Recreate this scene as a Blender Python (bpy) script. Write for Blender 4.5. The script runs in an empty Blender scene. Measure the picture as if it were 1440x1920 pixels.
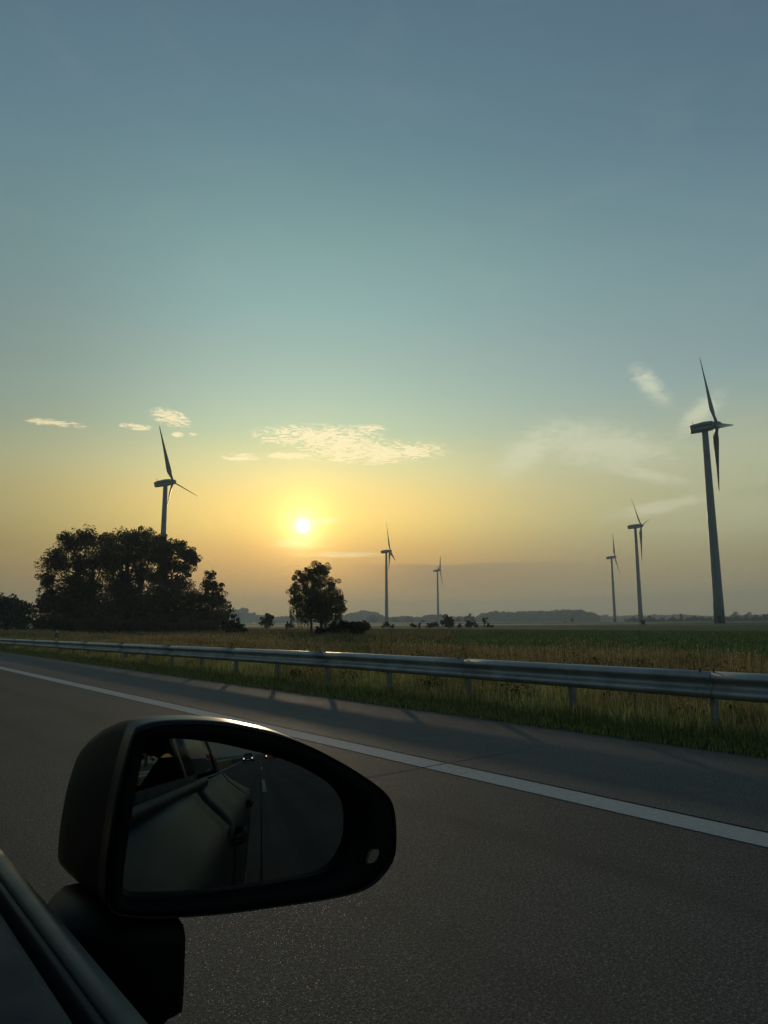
import bpy, bmesh, math, random
import numpy as np
from mathutils import Vector, Matrix
R = math.radians
rng = np.random.default_rng(7)
random.seed(7)
SC = bpy.context.scene
COL = SC.collection

# ------------------------------------------------------------------ camera
# world: +Y = driving direction, +X = right hand side of the road, metres
F = 1331.0; PW, PH = 1440, 1920
TH = math.atan(206 / F); AZ = R(38.595); ROLL = 0.006
C0 = np.array([0, 0, 1.34])
w_ = np.array([math.sin(AZ)*math.cos(TH), math.cos(AZ)*math.cos(TH), math.sin(TH)])
r0 = np.array([math.cos(AZ), -math.sin(AZ), 0]); u0 = np.cross(r0, w_)
r_ = math.cos(ROLL)*r0 - math.sin(ROLL)*u0
u_ = math.cos(ROLL)*u0 + math.sin(ROLL)*r0
cam = bpy.data.cameras.new("camera"); camo = bpy.data.objects.new("camera", cam); COL.objects.link(camo)
SC.camera = camo
cam.sensor_fit = 'VERTICAL'; cam.sensor_height = 36; cam.lens = F/PH*36
cam.clip_start = 0.01; cam.clip_end = 20000
camo.matrix_world = Matrix(((r_[0], u_[0], -w_[0], C0[0]), (r_[1], u_[1], -w_[1], C0[1]), (r_[2], u_[2], -w_[2], C0[2]), (0, 0, 0, 1)))
cam.dof.use_dof = False

def ray(x, y):
    v = w_*F + r_*(x - PW/2) - u_*(y - PH/2); return v/np.linalg.norm(v)
def at_z(x, y, z=0.0):
    v = ray(x, y); return C0 + v*(z - C0[2])/v[2]
def at_dist(x, y, d):
    v = ray(x, y); return C0 + v*d/math.hypot(v[0], v[1])
def azel(x, y):
    v = ray(x, y); return math.atan2(v[0], v[1]), math.asin(v[2])

# ------------------------------------------------------------------ world, sun, exposure
SUN_AZ, SUN_EL = R(32.02), R(7.67)
world = bpy.data.worlds.new("World"); SC.world = world; world.use_nodes = True
nt = world.node_tree
class G:
    """tiny expression helper for math nodes"""
    def __init__(s, nt): s.nt = nt
    def m(s, op, *a, clamp=False):
        n = s.nt.nodes.new('ShaderNodeMath'); n.operation = op; n.use_clamp = clamp
        for i, v in enumerate(a):
            if isinstance(v, (int, float)): n.inputs[i].default_value = v
            else: s.nt.links.new(v, n.inputs[i])
        return n.outputs[0]
    def mix(s, f, a, b, mode='MIX'):
        n = s.nt.nodes.new('ShaderNodeMix'); n.data_type = 'RGBA'; n.blend_type = mode; n.clamp_factor = True
        for sock, v in ((n.inputs[0], f), (n.inputs[6], a), (n.inputs[7], b)):
            if isinstance(v, (int, float)): sock.default_value = v
            elif isinstance(v, tuple): sock.default_value = (*v, 1)
            else: s.nt.links.new(v, sock)
        return n.outputs[2]
    def ss(s, v, lo, hi, a=0.0, b=1.0):
        n = s.nt.nodes.new('ShaderNodeMapRange'); n.interpolation_type = 'SMOOTHSTEP'
        s.nt.links.new(v, n.inputs[0])
        for i, q in enumerate((lo, hi, a, b)): n.inputs[i+1].default_value = q
        return n.outputs[0]
def build_world():
    g = G(nt); m = g.m
    bg = nt.nodes['Background']
    sky = nt.nodes.new('ShaderNodeTexSky'); sky.sky_type = 'NISHITA'; sky.sun_disc = False
    sky.sun_elevation = SUN_EL; sky.sun_rotation = SUN_AZ
    sky.air_density = 1; sky.dust_density = 1; sky.ozone_density = 1
    tc = nt.nodes.new('ShaderNodeTexCoord')
    sx = nt.nodes.new('ShaderNodeSeparateXYZ'); nt.links.new(tc.outputs['Generated'], sx.inputs[0])
    X, Y, Z = sx.outputs
    el = m('ARCSINE', Z); az = m('ARCTAN2', X, Y)
    eld = m('MULTIPLY', el, 180/math.pi); azd = m('MULTIPLY', az, 180/math.pi)
    # elevation dependent compression of the very bright physical sky: c / (s + k c)
    rows = [  # elevation deg, s rgb, k rgb
        (0.0, (2.5, 1.60, .55), (1.75, 2.65, 7.6)),
        (1.1, (2.1, 1.35, .62), (1.45, 2.40, 8.6)),
        (3.6, (1.9, 1.35, .55), (1.05, 2.00, 7.4)),
        (7.0, (1.50, 1.25, .40), (.68, 1.12, 5.4)),
        (11.0, (.92, .76, .36), (.80, 1.02, 3.2)),
        (15.0, (.80, .65, .45), (1.50, 1.20, 2.1)),
        (23.0, (.66, .63, .72), (2.7, 1.45, 1.3)),
        (34.0, (.72, .80, .79), (3.5, .80, .80)),
        (44.5, (.66, .88, .80), (4.9, .62, .70)),
        (60.0, (.66, .90, .80), (5.2, .7, .80)),
    ]
    def ramp(idx, scale):
        cr = nt.nodes.new('ShaderNodeValToRGB'); cr.color_ramp.interpolation = 'B_SPLINE' if 0 else 'CARDINAL'
        e = cr.color_ramp.elements
        while len(e) < len(rows): e.new(.5)
        for i, rw in enumerate(rows):
            e[i].position = rw[0]/60
        for i, rw in enumerate(rows):
            e[i].color = (*[v/scale for v in rw[idx]], 1)
        nt.links.new(m('DIVIDE', eld, 60.0, clamp=True), cr.inputs[0])
        vm = nt.nodes.new('ShaderNodeVectorMath'); vm.operation = 'SCALE'; vm.inputs[3].default_value = scale
        nt.links.new(cr.outputs[0], vm.inputs[0]); return vm.outputs[0]
    S = ramp(1, 3.0); K = ramp(2, 9.0)
    def vmath(op, a, b=None, sc=None):
        n = nt.nodes.new('ShaderNodeVectorMath'); n.operation = op
        nt.links.new(a, n.inputs[0])
        if b is not None:
            if isinstance(b, tuple): n.inputs[1].default_value = b
            else: nt.links.new(b, n.inputs[1])
        if sc is not None:
            if isinstance(sc, (int, float)): n.inputs[3].default_value = sc
            else: nt.links.new(sc, n.inputs[3])
        return n.outputs[0]
    base = vmath('SCALE', sky.outputs[0], sc=0.1)
    den = vmath('ADD', vmath('MULTIPLY', base, K), S)
    col = vmath('DIVIDE', base, den)
    # the west, away from the sunrise, is a good deal dimmer
    # brighter cream and teal belt above the sunrise, strongest from the sun to the right
    belt = m('MULTIPLY', m('MULTIPLY', g.ss(eld, 3.0, 9.0), g.ss(eld, 37, 23)), g.ss(azd, 10, 34, .45, 1.0))
    col = vmath('SCALE', col, sc=m('ADD', 1.0, m('MULTIPLY', belt, .17)))
    # clouds: laid out by compass bearing and elevation
    def cloudcoord(sa, se, seed):
        cb = nt.nodes.new('ShaderNodeCombineXYZ')
        nt.links.new(m('MULTIPLY', azd, sa), cb.inputs[0]); nt.links.new(m('MULTIPLY', eld, se), cb.inputs[1])
        cb.inputs[2].default_value = seed
        return cb.outputs[0]
    def noise(vec, detail=6, rough=.6, dist=0.0, scale=1.0):
        n = nt.nodes.new('ShaderNodeTexNoise'); n.inputs['Scale'].default_value = scale
        n.inputs['Detail'].default_value = detail; n.inputs['Roughness'].default_value = rough
        n.inputs['Distortion'].default_value = dist
        nt.links.new(vec, n.inputs['Vector']); return n.outputs[0]
    def blob(x, y, hw, hh, rot=0.0):
        a, e = azel(x, y); a, e = math.degrees(a), math.degrees(e)
        wa = math.degrees(hw/F); we = math.degrees(hh/F)
        da = m('SUBTRACT', azd, a); de = m('SUBTRACT', eld, e)
        c, s = math.cos(rot), math.sin(rot)
        p = m('ADD', m('MULTIPLY', da, c/wa), m('MULTIPLY', de, s/wa))
        q = m('ADD', m('MULTIPLY', da, -s/we), m('MULTIPLY', de, c/we))
        return m('SUBTRACT', 1.0, m('SQRT', m('ADD', m('MULTIPLY', p, p), m('MULTIPLY', q, q))), clamp=True)
    def union(bl):
        o = bl[0]
        for b in bl[1:]: o = m('MAXIMUM', o, b)
        return o
    # small sunlit altocumulus
    n1 = noise(cloudcoord(.75, 3.6, 1.3), 9, .72, 1.4)
    cum = union([blob(590, 817, 150, 25, .02), blob(705, 849, 165, 27, .02), blob(455, 858, 46, 10), blob(545, 855, 55, 9), blob(640, 835, 110, 28),
                 blob(320, 784, 44, 19, -.25), blob(105, 794, 56, 8), blob(255, 800, 34, 7), blob(333, 815, 13, 6), blob(362, 815, 10, 5), blob(690, 805, 45, 11)])
    n1f = noise(cloudcoord(2.4, 12.0, 5.3), 7, .72, .7)
    n1 = m('ADD', m('MULTIPLY', n1, .74), m('MULTIPLY', n1f, .26))
    d1 = g.ss(m('ADD', n1, m('MULTIPLY', cum, .11)), .50, .60)
    d1 = m('MULTIPLY', d1, g.ss(cum, 0.0, .30))
    col = g.mix(m('MULTIPLY', d1, .78), col, (1.22, 1.02, .62))
    # streaks close to the sun
    n2 = noise(cloudcoord(.8, 6.5, 4.3), 5, .6, .3)
    stk = union([blob(555, 1020, 85, 15, -.03), blob(608, 977, 55, 9, .15), blob(640, 1040, 140, 9)])
    d2 = m('MULTIPLY', g.ss(m('ADD', n2, m('MULTIPLY', stk, .5)), .56, .95), g.ss(stk, 0.0, .6))
    col = g.mix(m('MULTIPLY', d2, .55), col, (1.1, .92, .5))
    # high cirrus at the right
    n3 = noise(cloudcoord(.30, .9, 9.1), 6, .62, 1.2)
    n3b = noise(cloudcoord(1.4, 2.6, 3.7), 4, .6, 0.8)
    cir = union([blob(1220, 722, 72, 30, -.85), blob(1205, 888, 150, 22, -.28), blob(1240, 950, 150, 20, .16), blob(1000, 840, 130, 55, .6), blob(1130, 840, 240, 70, -.2), blob(1310, 780, 80, 30, .7)])
    d3 = m('MULTIPLY', g.ss(m('ADD', m('ADD', m('MULTIPLY', n3, .6), m('MULTIPLY', n3b, .4)), m('MULTIPLY', cir, .42)), .50, .92), g.ss(cir, 0.0, .7))
    col = g.mix(m('MULTIPLY', d3, .55), col, (.84, .84, .60))
    # broad thin veil over everything, gives the sky faint unevenness
    n4 = noise(cloudcoord(.07, .22, 2.2), 5, .55, 1.0)
    col = g.mix(m('MULTIPLY', g.ss(n4, .45, .75), .03), col, (.62, .60, .46))
    nv = noise(cloudcoord(.12, .5, 12.2), 5, .6, 1.0)
    veil = m('MULTIPLY', m('MULTIPLY', g.ss(azd, 40, 64), g.ss(eld, 2.5, 8)), g.ss(eld, 19, 11))
    col = g.mix(m('MULTIPLY', veil, g.ss(nv, .2, .7, .30, .62)), col, (.52, .52, .34))
    lowv = m('MULTIPLY', g.ss(azd, 34, 62), g.ss(eld, 8, 2.5))
    col = g.mix(m('MULTIPLY', lowv, .55), col, (.41, .34, .20))
    left = m('MULTIPLY', g.ss(azd, 26, 8), g.ss(eld, 40, 10))
    col = g.mix(m('MULTIPLY', left, .6), col, vmath('MULTIPLY', col, (.68, .66, .60)))
    # low grey bank right of the sun
    n5 = noise(cloudcoord(.10, .5, 6.6), 5, .6, .4)
    aL, eT = azel(640, 1060); aR, _ = azel(1150, 1060)
    topE = m('ADD', math.degrees(azel(850, 1054)[1]), m('MULTIPLY', m('SUBTRACT', n5, .5), .7))
    below = g.ss(m('SUBTRACT', topE, eld), 0.0, .30)
    low = g.ss(eld, .6, 3.6)
    lr = m('MULTIPLY', g.ss(azd, math.degrees(aL)-1, math.degrees(aL)+8), g.ss(azd, math.degrees(aR)+6, math.degrees(aR)-14))
    bank = m('MULTIPLY', m('MULTIPLY', below, low), lr)
    bank = m('MULTIPLY', bank, m('ADD', .65, m('MULTIPLY', n5, .7)))
    col = g.mix(m('MULTIPLY', bank, .48), col, (.25, .205, .145))
    n6 = noise(cloudcoord(.05, .9, 8.6), 4, .6, .4)
    col = g.mix(m('MULTIPLY', m('MULTIPLY', g.ss(n6, .48, .68), g.ss(eld, 6.5, 2.0)), .16), col, (.33, .24, .15))
    # the western half of the sky, behind the car, is still dim at this hour
    sd = (math.sin(SUN_AZ)*math.cos(SUN_EL), math.cos(SUN_AZ)*math.cos(SUN_EL), math.sin(SUN_EL))
    dw = nt.nodes.new('ShaderNodeVectorMath'); dw.operation = 'DOT_PRODUCT'
    nt.links.new(tc.outputs['Generated'], dw.inputs[0]); dw.inputs[1].default_value = sd
    col = vmath('SCALE', col, sc=g.ss(dw.outputs['Value'], -.55, .30, .78, 1.0))
    # the visible sun disc with its narrow aureole
    sd = (math.sin(SUN_AZ)*math.cos(SUN_EL), math.cos(SUN_AZ)*math.cos(SUN_EL), math.sin(SUN_EL))
    dn = nt.nodes.new('ShaderNodeVectorMath'); dn.operation = 'DOT_PRODUCT'
    nt.links.new(tc.outputs['Generated'], dn.inputs[0]); dn.inputs[1].default_value = sd
    ang = m('MULTIPLY', m('ARCCOSINE', m('MINIMUM', dn.outputs['Value'], 1.0)), 180/math.pi)
    au = m('POWER', 2.718, m('MULTIPLY', ang, -.62))
    halo = m('POWER', 2.718, m('MULTIPLY', ang, -.20))
    core = m('POWER', 2.718, m('MULTIPLY', ang, -1.9))
    col = vmath('ADD', col, g.mix(core, (0, 0, 0), (3.2, 2.6, 1.2)))
    col = vmath('ADD', col, vmath('MULTIPLY', g.mix(1.0, (0, 0, 0), (1.0, .62, .16)), g.mix(au, (0, 0, 0), (1.5, 1.5, 1.5))))
    col = vmath('ADD', col, vmath('MULTIPLY', g.mix(1.0, (0, 0, 0), (.25, .13, .015)), g.mix(halo, (0, 0, 0), (1, 1, 1))))
    disc = g.ss(ang, .58, .26)
    col = g.mix(disc, col, (14.0, 13.0, 9.0))
    # below the horizon: dull ground tone
    nt.links.new(col, bg.inputs[0])
    bg.inputs[1].default_value = 1.0
build_world()
sun = bpy.data.lights.new("sun", 'SUN'); sun.energy = 0.85; sun.angle = R(1.6); sun.color = (1.0, .74, .46)
suno = bpy.data.objects.new("sun", sun); COL.objects.link(suno)
sdv = Vector((math.sin(SUN_AZ)*math.cos(SUN_EL), math.cos(SUN_AZ)*math.cos(SUN_EL), math.sin(SUN_EL)))
suno.rotation_euler = sdv.to_track_quat('Z', 'Y').to_euler(); suno.location = sdv*300
SC.view_settings.view_transform = 'Standard'; SC.view_settings.look = 'None'
SC.view_settings.exposure = 0.0; SC.view_settings.gamma = 1.0
SC.render.engine = 'CYCLES'
cy = SC.cycles
cy.use_denoising = True
try: cy.denoiser = 'OPENIMAGEDENOISE'; cy.denoising_input_passes = 'RGB_ALBEDO_NORMAL'
except Exception: pass
cy.max_bounces = 6; cy.diffuse_bounces = 2; cy.glossy_bounces = 4; cy.transmission_bounces = 4; cy.volume_bounces = 0
cy.transparent_max_bounces = 8; cy.sample_clamp_indirect = 4.0; cy.caustics_reflective = False; cy.caustics_refractive = False

# ------------------------------------------------------------------ helpers
def tag(o, label=None, cat=None, group=None, kind=None):
    if label: o['label'] = label
    if cat: o['category'] = cat
    if group: o['group'] = group
    if kind: o['kind'] = kind
    return o
def empty(name, loc=(0, 0, 0), rz=0.0):
    o = bpy.data.objects.new(name, None); COL.objects.link(o); o.location = loc; o.rotation_euler = (0, 0, rz)
    o.empty_display_size = .2
    return o
def np_mesh(name, V, Fc, mat, parent=None, smooth=False, col=None):
    """V (n,3), Fc list of arrays or (m,k) array; col per-vertex rgb"""
    me = bpy.data.meshes.new(name)
    V = np.asarray(V, np.float32); 
    groups = Fc if isinstance(Fc, (list, tuple)) and len(Fc) and isinstance(Fc[0], np.ndarray) else [np.asarray(Fc)]
    loops = np.concatenate([g.ravel() for g in groups]).astype(np.int32)
    tot = np.concatenate([np.full(len(g), g.shape[1], np.int32) for g in groups])
    st = np.concatenate([[0], np.cumsum(tot)[:-1]]).astype(np.int32)
    me.vertices.add(len(V)); me.vertices.foreach_set('co', V.ravel())
    me.loops.add(len(loops)); me.loops.foreach_set('vertex_index', loops)
    me.polygons.add(len(tot)); me.polygons.foreach_set('loop_start', st); me.polygons.foreach_set('loop_total', tot)
    if smooth: me.polygons.foreach_set('use_smooth', np.ones(len(tot), bool))
    me.update(calc_edges=True)
    if col is not None:
        ca = me.color_attributes.new('tint', 'FLOAT_COLOR', 'POINT')
        c4 = np.ones((len(V), 4), np.float32); c4[:, :3] = col
        ca.data.foreach_set('color', c4.ravel())
    me.materials.append(mat)
    o = bpy.data.objects.new(name, me); COL.objects.link(o); o.parent = parent
    return o
class MB:
    """collects verts / faces of ONE part"""
    def __init__(s): s.v = []; s.f = []
    def add(s, V, Fs):
        b = len(s.v); s.v += [tuple(map(float, p)) for p in V]; s.f += [tuple(b+i for i in f) for f in Fs]; return s
    def box(s, x0, x1, y0, y1, z0, z1):
        V = [(x, y, z) for z in (z0, z1) for x, y in ((x0, y0), (x1, y0), (x1, y1), (x0, y1))]
        return s.add(V, [(3, 2, 1, 0), (4, 5, 6, 7), (0, 1, 5, 4), (1, 2, 6, 5), (2, 3, 7, 6), (3, 0, 4, 7)])
    def tube(s, pts, rad, n=8, cap=True):
        pts = [Vector(p) for p in pts]
        rad = rad if isinstance(rad, (list, tuple)) else [rad]*len(pts)
        V = []; Fs = []
        for i, p in enumerate(pts):
            t = (pts[min(i+1, len(pts)-1)] - pts[max(i-1, 0)]).normalized()
            a = t.orthogonal().normalized() if i == 0 else (pa - t*pa.dot(t)).normalized()
            pa = a; b = t.cross(a)
            for k in range(n):
                q = 2*math.pi*k/n; V.append(p + (a*math.cos(q) + b*math.sin(q))*rad[i])
        for i in range(len(pts)-1):
            for k in range(n):
                Fs.append((i*n+k, i*n+(k+1) % n, (i+1)*n+(k+1) % n, (i+1)*n+k))
        if cap:
            Fs.append(tuple(range(n-1, -1, -1))); Fs.append(tuple((len(pts)-1)*n+k for k in range(n)))
        return s.add(V, Fs)
    def loft(s, secs, closed=False, caps=False):
        n = len(secs[0]); V = [p for sec in secs for p in sec]; Fs = []
        for i in range(len(secs)-1):
            for k in range(n if closed else n-1):
                Fs.append((i*n+k, i*n+(k+1) % n, (i+1)*n+(k+1) % n, (i+1)*n+k))
        if caps:
            Fs.append(tuple(range(n-1, -1, -1))); Fs.append(tuple((len(secs)-1)*n+k for k in range(n)))
        return s.add(V, Fs)
    def build(s, name, mat, parent=None, smooth=False, bevel=0, solid=0, subdiv=0, recalc=True):
        me = bpy.data.meshes.new(name); me.from_pydata(s.v, [], s.f); me.update()
        if recalc:
            bm = bmesh.new(); bm.from_mesh(me); bmesh.ops.recalc_face_normals(bm, faces=bm.faces); bm.to_mesh(me); bm.free()
        me.materials.append(mat)
        if smooth:
            for p in me.polygons: p.use_smooth = True
        o = bpy.data.objects.new(name, me); COL.objects.link(o); o.parent = parent
        if solid:
            md = o.modifiers.new('solid', 'SOLIDIFY'); md.thickness = solid; md.offset = 0
        if bevel:
            md = o.modifiers.new('bevel', 'BEVEL'); md.width = bevel; md.segments = 2; md.limit_method = 'ANGLE'
        if subdiv:
            md = o.modifiers.new('sub', 'SUBSURF'); md.levels = subdiv; md.render_levels = subdiv
        return o
def structure(o): o['kind'] = 'structure'; return o

# ------------------------------------------------------------------ materials
def newmat(name):
    m = bpy.data.materials.new(name); m.use_nodes = True
    return m, m.node_tree, m.node_tree.nodes['Principled BSDF']
def pbr(name, color, rough=.5, metal=0.0, var=.12, scale=3.0, bump=0.0, bscale=60.0, coat=0.0, spec=.5):
    m, t, b = newmat(name); g = G(t)
    tc = t.nodes.new('ShaderNodeTexCoord')
    n = t.nodes.new('ShaderNodeTexNoise'); n.inputs['Scale'].default_value = scale; n.inputs['Detail'].default_value = 6
    t.links.new(tc.outputs['Object'], n.inputs['Vector'])
    lo = tuple(c*(1-var) for c in color); hi = tuple(min(1, c*(1+var)) for c in color)
    t.links.new(g.mix(g.ss(n.outputs[0], .3, .7), lo, hi), b.inputs['Base Color'])
    b.inputs['Roughness'].default_value = rough; b.inputs['Metallic'].default_value = metal
    b.inputs['Specular IOR Level'].default_value = spec; b.inputs['Coat Weight'].default_value = coat; b.inputs['Coat Roughness'].default_value = .05
    if var > 0:
        t.links.new(g.ss(n.outputs[0], .25, .75, rough*.85, min(1, rough*1.15)), b.inputs['Roughness'])
    if bump:
        n2 = t.nodes.new('ShaderNodeTexNoise'); n2.inputs['Scale'].default_value = bscale; n2.inputs['Detail'].default_value = 4
        t.links.new(tc.outputs['Object'], n2.inputs['Vector'])
        bp = t.nodes.new('ShaderNodeBump'); bp.inputs['Strength'].default_value = bump; bp.inputs['Distance'].default_value = .02
        t.links.new(n2.outputs[0], bp.inputs['Height']); t.links.new(bp.outputs[0], b.inputs['Normal'])
    return m
def emis(name, color, strength):
    m, t, b = newmat(name); b.inputs['Base Color'].default_value = (*color, 1)
    b.inputs['Emission Color'].default_value = (*color, 1); b.inputs['Emission Strength'].default_value = strength
    return m
def leafmat(name, tr=.5, rough=.6):
    """colour from the per-vertex tint attribute, half translucent so that backlight glows through"""
    m = bpy.data.materials.new(name); m.use_nodes = True; t = m.node_tree; t.nodes.clear()
    out = t.nodes.new('ShaderNodeOutputMaterial'); at = t.nodes.new('ShaderNodeAttribute'); at.attribute_name = 'tint'
    d = t.nodes.new('ShaderNodeBsdfDiffuse'); tl = t.nodes.new('ShaderNodeBsdfTranslucent'); mx = t.nodes.new('ShaderNodeMixShader')
    t.links.new(at.outputs['Color'], d.inputs['Color']); t.links.new(at.outputs['Color'], tl.inputs['Color'])
    mx.inputs[0].default_value = tr
    t.links.new(d.outputs[0], mx.inputs[1]); t.links.new(tl.outputs[0], mx.inputs[2]); t.links.new(mx.outputs[0], out.inputs[0])
    return m
def asphalt(name, tone, fleck=.5):
    m, t, b = newmat(name); g = G(t)
    tc = t.nodes.new('ShaderNodeTexCoord')
    def noise(s, d=5, r=.6):
        n = t.nodes.new('ShaderNodeTexNoise'); n.inputs['Scale'].default_value = s; n.inputs['Detail'].default_value = d; n.inputs['Roughness'].default_value = r
        t.links.new(tc.outputs['Object'], n.inputs['Vector']); return n.outputs[0]
    big = noise(.35, 5); mid = noise(3.0, 5); fine = noise(120, 6, .8); fine2 = noise(70, 3, .6)
    vo = t.nodes.new('ShaderNodeTexVoronoi'); vo.inputs['Scale'].default_value = 230; vo.inputs['Randomness'].default_value = 1
    t.links.new(tc.outputs['Object'], vo.inputs['Vector'])
    sp = t.nodes.new('ShaderNodeSeparateColor'); t.links.new(vo.outputs['Color'], sp.inputs[0])
    c = g.mix(g.ss(big, .35, .65), tuple(v*.86 for v in tone), tuple(v*1.12 for v in tone))
    c = g.mix(g.m('MULTIPLY', g.ss(mid, .4, .7), .35), c, tuple(v*1.35 for v in tone))
    c = g.mix(g.m('MULTIPLY', g.ss(fine, .40, .60), .80), c, tuple(v*.42 for v in tone))
    c = g.mix(g.m('MULTIPLY', g.ss(fine2, .54, .70), .8), c, tuple(min(1, v*2.6) for v in tone))
    c = g.mix(g.m('MULTIPLY', g.ss(fine2, .44, .32), .8), c, tuple(v*.25 for v in tone))
    c = g.mix(g.m('MULTIPLY', g.ss(sp.outputs[0], .80, .97), fleck), c, tuple(min(1, v*3.2) for v in tone))
    # wheel tracks and old sealing: long soft bands along the road
    mp = t.nodes.new('ShaderNodeMapping'); mp.inputs['Scale'].default_value = (1.6, .03, 1); t.links.new(tc.outputs['Object'], mp.inputs[0])
    nb_ = t.nodes.new('ShaderNodeTexNoise'); nb_.inputs['Scale'].default_value = 1; nb_.inputs['Detail'].default_value = 5; t.links.new(mp.outputs[0], nb_.inputs['Vector'])
    c = g.mix(g.m('MULTIPLY', g.ss(nb_.outputs[0], .45, .68), .45), c, tuple(v*.55 for v in tone))
    t.links.new(c, b.inputs['Base Color'])
    t.links.new(g.ss(sp.outputs[1], .93, .995, .82, .42), b.inputs['Roughness'])
    b.inputs['Specular IOR Level'].default_value = .07
    h = g.m('ADD', g.m('MULTIPLY', g.m('SUBTRACT', 1.0, vo.outputs['Distance']), .8), g.m('MULTIPLY', fine, .6))
    bp = t.nodes.new('ShaderNodeBump'); bp.inputs['Strength'].default_value = .75; bp.inputs['Distance'].default_value = .007
    t.links.new(h, bp.inputs['Height']); t.links.new(bp.outputs[0], b.inputs['Normal'])
    return m
M = {}
M['asphalt'] = asphalt('asphalt', (.128, .120, .106), .45)
M['shoulder'] = asphalt('shoulder_asphalt', (.165, .166, .150), .15)
M['paint'] = pbr('road_paint', (.42, .43, .41), .85, var=.10, scale=25, bump=.15, bscale=300, spec=.1)
def wear(m):   # worn paint: pits and rubbed edges that let the dark road through
    t = m.node_tree; b = t.nodes['Principled BSDF']; g = G(t); src = b.inputs['Base Color'].links[0].from_socket
    tc = t.nodes.new('ShaderNodeTexCoord'); n = t.nodes.new('ShaderNodeTexNoise'); n.inputs['Scale'].default_value = 55; n.inputs['Detail'].default_value = 8; n.inputs['Roughness'].default_value = .75
    n2 = t.nodes.new('ShaderNodeTexNoise'); n2.inputs['Scale'].default_value = 1.1; n2.inputs['Detail'].default_value = 3
    t.links.new(tc.outputs['Object'], n.inputs['Vector']); t.links.new(tc.outputs['Object'], n2.inputs['Vector'])
    f = g.ss(g.m('ADD', n.outputs[0], g.m('MULTIPLY', n2.outputs[0], .25)), .66, .78)
    t.links.new(g.mix(g.m('MULTIPLY', f, .75), src, (.12, .115, .10)), b.inputs['Base Color'])
wear(M['paint'])
M['joint'] = pbr('joint_tar', (.006, .006, .006), .95, spec=.02)
M['zinc'] = pbr('galvanised_steel', (.33, .345, .35), .47, .55, var=.25, scale=2.2, bump=.10, bscale=12)
M['post'] = pbr('weathered_zinc', (.22, .225, .225), .65, .3, var=.2, scale=9)
M['tower'] = pbr('turbine_paint', (.20, .225, .24), .5, var=.05, scale=.4)
M['blade'] = pbr('blade_gelcoat', (.16, .17, .18), .4, var=.04, scale=.5)
M['dark'] = pbr('dark_vent', (.03, .035, .04), .6)
M['bark'] = pbr('bark', (.055, .042, .03), .85, var=.35, scale=6, bump=.6, bscale=14)
M['birchbark'] = pbr('birch_bark', (.22, .20, .17), .8, var=.6, scale=3)
M['leaf'] = leafmat('leaves', .42)
M['grass'] = leafmat('grass_blades', .55)
M['black_plastic'] = pbr('black_plastic', (.004, .004, .004), .55, var=.15, bump=.04, bscale=500, spec=.12)
M['gloss_black'] = pbr('gloss_black', (.006, .005, .004), .30, var=.1, spec=.33)
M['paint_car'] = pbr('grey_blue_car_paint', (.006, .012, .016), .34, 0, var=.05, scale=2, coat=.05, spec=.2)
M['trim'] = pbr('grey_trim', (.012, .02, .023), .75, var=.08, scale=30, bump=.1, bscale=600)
M['satin'] = pbr('satin_window_strip', (.014, .025, .029), .45, .2, var=.06, scale=12)
M['rubber'] = pbr('seal_rubber', (.006, .006, .006), .7)
M['glass_dark'] = pbr('tinted_glass', (.012, .015, .015), .04, 0, var=0, spec=.8)
M['tyre'] = pbr('tyre_rubber', (.012, .012, .012), .8)
M['alloy'] = pbr('alloy', (.25, .25, .26), .3, .9)
M['wood'] = pbr('weathered_wood', (.10, .08, .06), .85, var=.3)
M['white'] = pbr('white_plastic', (.4, .4, .38), .5)
M['yellow'] = pbr('yellow_sign', (.65, .42, .03), .5)
M['red'] = pbr('red_cab', (.28, .02, .015), .35, coat=.6)
M['black_paint'] = pbr('black_car_paint', (.01, .01, .012), .2, coat=1)
M['lamp'] = emis('headlight_on', (1, .93, .8), 3)

def groundmat(name, a, b_, c_, s=.05, bump=.5, bs=3.0, rough=.95):
    m, t, b = newmat(name); g = G(t); tc = t.nodes.new('ShaderNodeTexCoord')
    def noise(sc_, d=6, r=.6, st=None):
        n = t.nodes.new('ShaderNodeTexNoise'); n.inputs['Scale'].default_value = sc_; n.inputs['Detail'].default_value = d; n.inputs['Roughness'].default_value = r
        t.links.new(tc.outputs['Object'], n.inputs['Vector']); return n.outputs[0]
    n1, n2, n3 = noise(s), noise(s*9), noise(bs, 5, .7)
    c = g.mix(g.ss(n1, .35, .65), a, b_); c = g.mix(g.m('MULTIPLY', g.ss(n2, .45, .7), .6), c, c_)
    c = g.mix(g.m('MULTIPLY', g.ss(n3, .5, .3), .5), c, tuple(v*.4 for v in a))
    t.links.new(c, b.inputs['Base Color']); b.inputs['Roughness'].default_value = rough; b.inputs['Specular IOR Level'].default_value = .1
    bp = t.nodes.new('ShaderNodeBump'); bp.inputs['Strength'].default_value = bump; bp.inputs['Distance'].default_value = .15
    t.links.new(n3, bp.inputs['Height']); t.links.new(bp.outputs[0], b.inputs['Normal'])
    return m
M['soil'] = groundmat('verge_ground', (.07, .065, .033), (.09, .075, .04), (.055, .06, .026), .2, .8, 9)
M['field'] = groundmat('crop_green', (.060, .090, .034), (.075, .105, .04), (.045, .072, .028), .02, .6, 2.5)
M['pasture'] = groundmat('pasture', (.10, .125, .06), (.13, .14, .075), (.09, .10, .05), .01, .4, .8)
M['stubble'] = groundmat('stubble', (.34, .30, .20), (.40, .35, .24), (.30, .26, .17), .01, .3, .5)

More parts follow.
